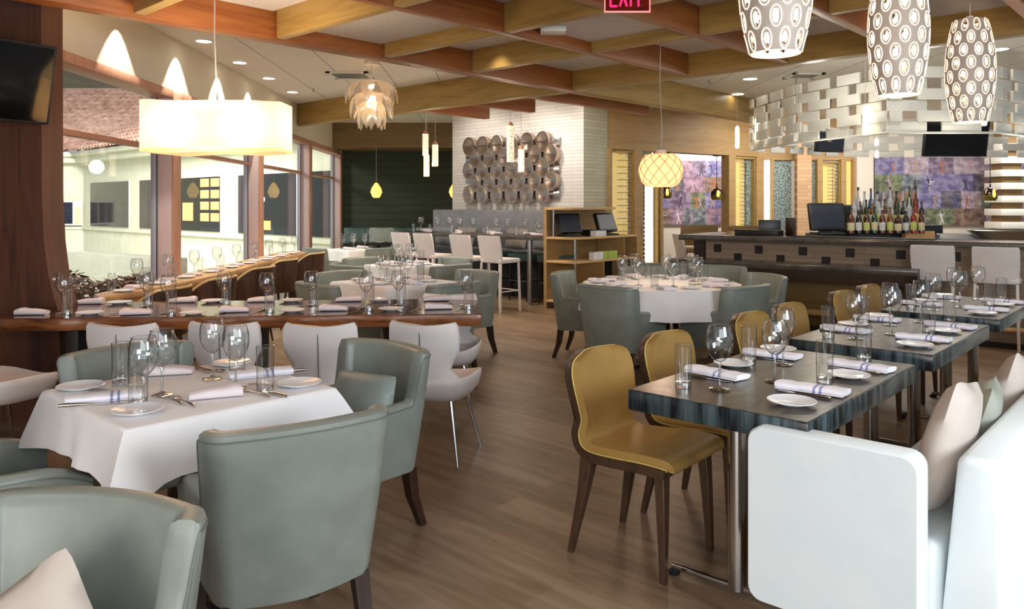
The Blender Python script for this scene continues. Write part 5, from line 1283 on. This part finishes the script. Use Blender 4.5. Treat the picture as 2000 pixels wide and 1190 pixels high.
for k, (a, b, kd) in enumerate(WN):
    p, q = onQ(a), onQ(b); o = part('window', p, q, .66, 2.27, -.03, -.005, 'dkwin'); Lw = (q-p).length
    fm = MB(); fm.box(0, -.02, 1.28-.03, Lw, 0, 1.28+.01); fm.box(-.04, -.02, -.04, 0, 0, 1.64); fm.box(Lw, -.02, -.04, Lw+.04, 0, 1.64); fm.build('window_frame', M['wframe'], o)
    fm.v = fm.v
    if kd == 1:
        for c_ in range(2):
            for rw_ in range(4):
                z = .3+rw_*.34; bx(Lw*(.55+.25*c_), -.045, z, Lw*(.75+.24*c_), -.035, z+.24).build('lit_shelf', lit, o)
        bx(Lw*.1, -.045, .3, Lw*.36, -.035, .85).build('lit_shelf', lit, o)
    if kd == 2: bx(Lw*.02, -.045, .12, Lw*.28, -.035, .36).build('lit_shelf', lit, o)
p, q = Vector((-16.5-2.05, 30.0)), Vector((-16.55, 30.05)); o = part('window', p, q, .66, 1.6, -.03, -.005, 'wframe')
M['night'] = mat('dark blue pane', '141B2C', .1); 
for k in range(3): bx(.05+k*.66+(-.3), -.05, .06, .6+k*.66-.28, -.035, .88).build('pane', M['night'], o)
bx(1.72, -.055, .06, 1.98, -.052, .7).build('lit_curtain', glow('yellow light', 'E8D890', .8), o)
# roof: rows of barrel tiles as a corrugated slope
M['tile'] = noisy('terracotta roof tile', '8E6656', 'C09C8C', (3, 3, 3), .8, lo=.3, hi=.7)
def roof(p, q, name='tiled_roof'):
    d = (q-p); L = d.length; dd = d/L; n = Vector((-dd.y, dd.x)); m_ = MB(); nx = int(L/.075); rows_ = 22
    vs = []
    for j in range(rows_*2+2):
        rr = j//2; up_ = j % 2; dist = -.62+(rr if not up_ else rr+1.0)*.42; z = 3.40+(dist+.62)*.52+(.07 if not up_ else .0)
        vs.append([tuple((p+dd*(L*i/nx)+n*dist))+(z+.10*abs(math.sin(i*math.pi/4)),) for i in range(nx+1)])
    m_.loft(vs, False, False); m_.build(name, M['tile'], bld, smooth=0)
roof(C0+(-B2)*(-1.0), C1+(-B2)*2); roof(C0+Vector((-14, -.15)), C0+Vector((3, 0)))
struct(MB().prism([(-40, -5), (-3.9, -5), (-3.4, 6), (-3.8, 17), (-3.8, 22), (3, 22), (3, 40), (-40, 40)], -1.6, -1.5).build('floor_court', M['stucco']))
# parapet, planting and warm paving in the court
tag(MB().prism([(-8.8, 14.6), (-7.4, 13.6), (-5.4, 12.2), (-5.2, 12.5), (-7.2, 13.9), (-8.7, 14.9)], -1.5, .60).build('parapet_wall', M['stucco'], bev=.01), 'low cream parapet wall in the court outside', 'wall')
rn = random.Random(8); lf = MB()
for k in range(2600):
    t = rn.random(); x = -8.2+t*3.6; y = 11.0-t*1.2+rn.uniform(-.35, .35); z = .15+rn.random()*.36+.06*math.sin(x*5); s_ = rn.uniform(.03, .07); a = rn.uniform(0, 6.28); b_ = rn.uniform(-.8, .8)
    v = Vector((math.cos(a), math.sin(a), b_))*s_; u_ = Vector((-math.sin(a), math.cos(a), .3))*s_*.6; c_ = Vector((x, y, z)); lf.add([c_-v, c_+u_, c_+v, c_-u_], [(0, 1, 2, 3)])
o = lf.build('hedge_leaves', noisy('dark red hedge leaf', '5A3A2E', '8A5E4A', (6, 6, 6), .6), smooth=0); tag(o, 'dark reddish planting bed outside the first window', 'hedge', kind='stuff')
M['warmpave'] = noisy('warm terrace paving', 'A8947C', 'B8A48C', (3, 3, 3), .7)
tag(MB().prism([(-11, 11.4), (-4.0, 10.4), (-3.75, 6.0), (-9, 6.0)], -1.5, .15).build('terrace_paving', M['warmpave']), 'raised warm paving of the terrace outside the first window', 'terrace')
# dark slab added outside, covering the bright sky to stand for night
struct(MB().prism([(-3.9, 3), (-9, 3), (-9, 8.7), (-3.65, 8.7)], 2.75, 2.9).build('trim_eaves', M['dark']))
# ------------------------------------------------------------------ labels that tell repeats apart by their order in the photo
from collections import defaultdict
sets = defaultdict(list)
for key, b_, o in PEND: sets[key].append((b_, o))
NW = {2: 'two', 3: 'three', 4: 'four', 5: 'five', 6: 'six', 7: 'seven', 8: 'eight', 9: 'nine', 10: 'ten', 11: 'eleven', 12: 'twelve', 18: 'eighteen'}
OR = ['', '', 'second', 'third', 'fourth', 'fifth', 'sixth', 'seventh', 'eighth', 'ninth', 'tenth', 'eleventh', 'twelfth']
for key, L_ in sets.items():
    L_.sort(key=lambda t: t[1].location.x/t[1].location.y); n = len(L_)
    for i, (b_, o) in enumerate(L_):
        if n == 1: o['label'] = b_
        elif n == 2: o['label'] = b_+(', left one' if i == 0 else ', right one')
        elif i == 0: o['label'] = b_+', leftmost'
        elif i == n-1: o['label'] = b_+', rightmost'
        elif i < (n+1)//2: o['label'] = b_+f', {OR[i+1]} from left'
        else: o['label'] = b_+f', {OR[n-i]} from right'
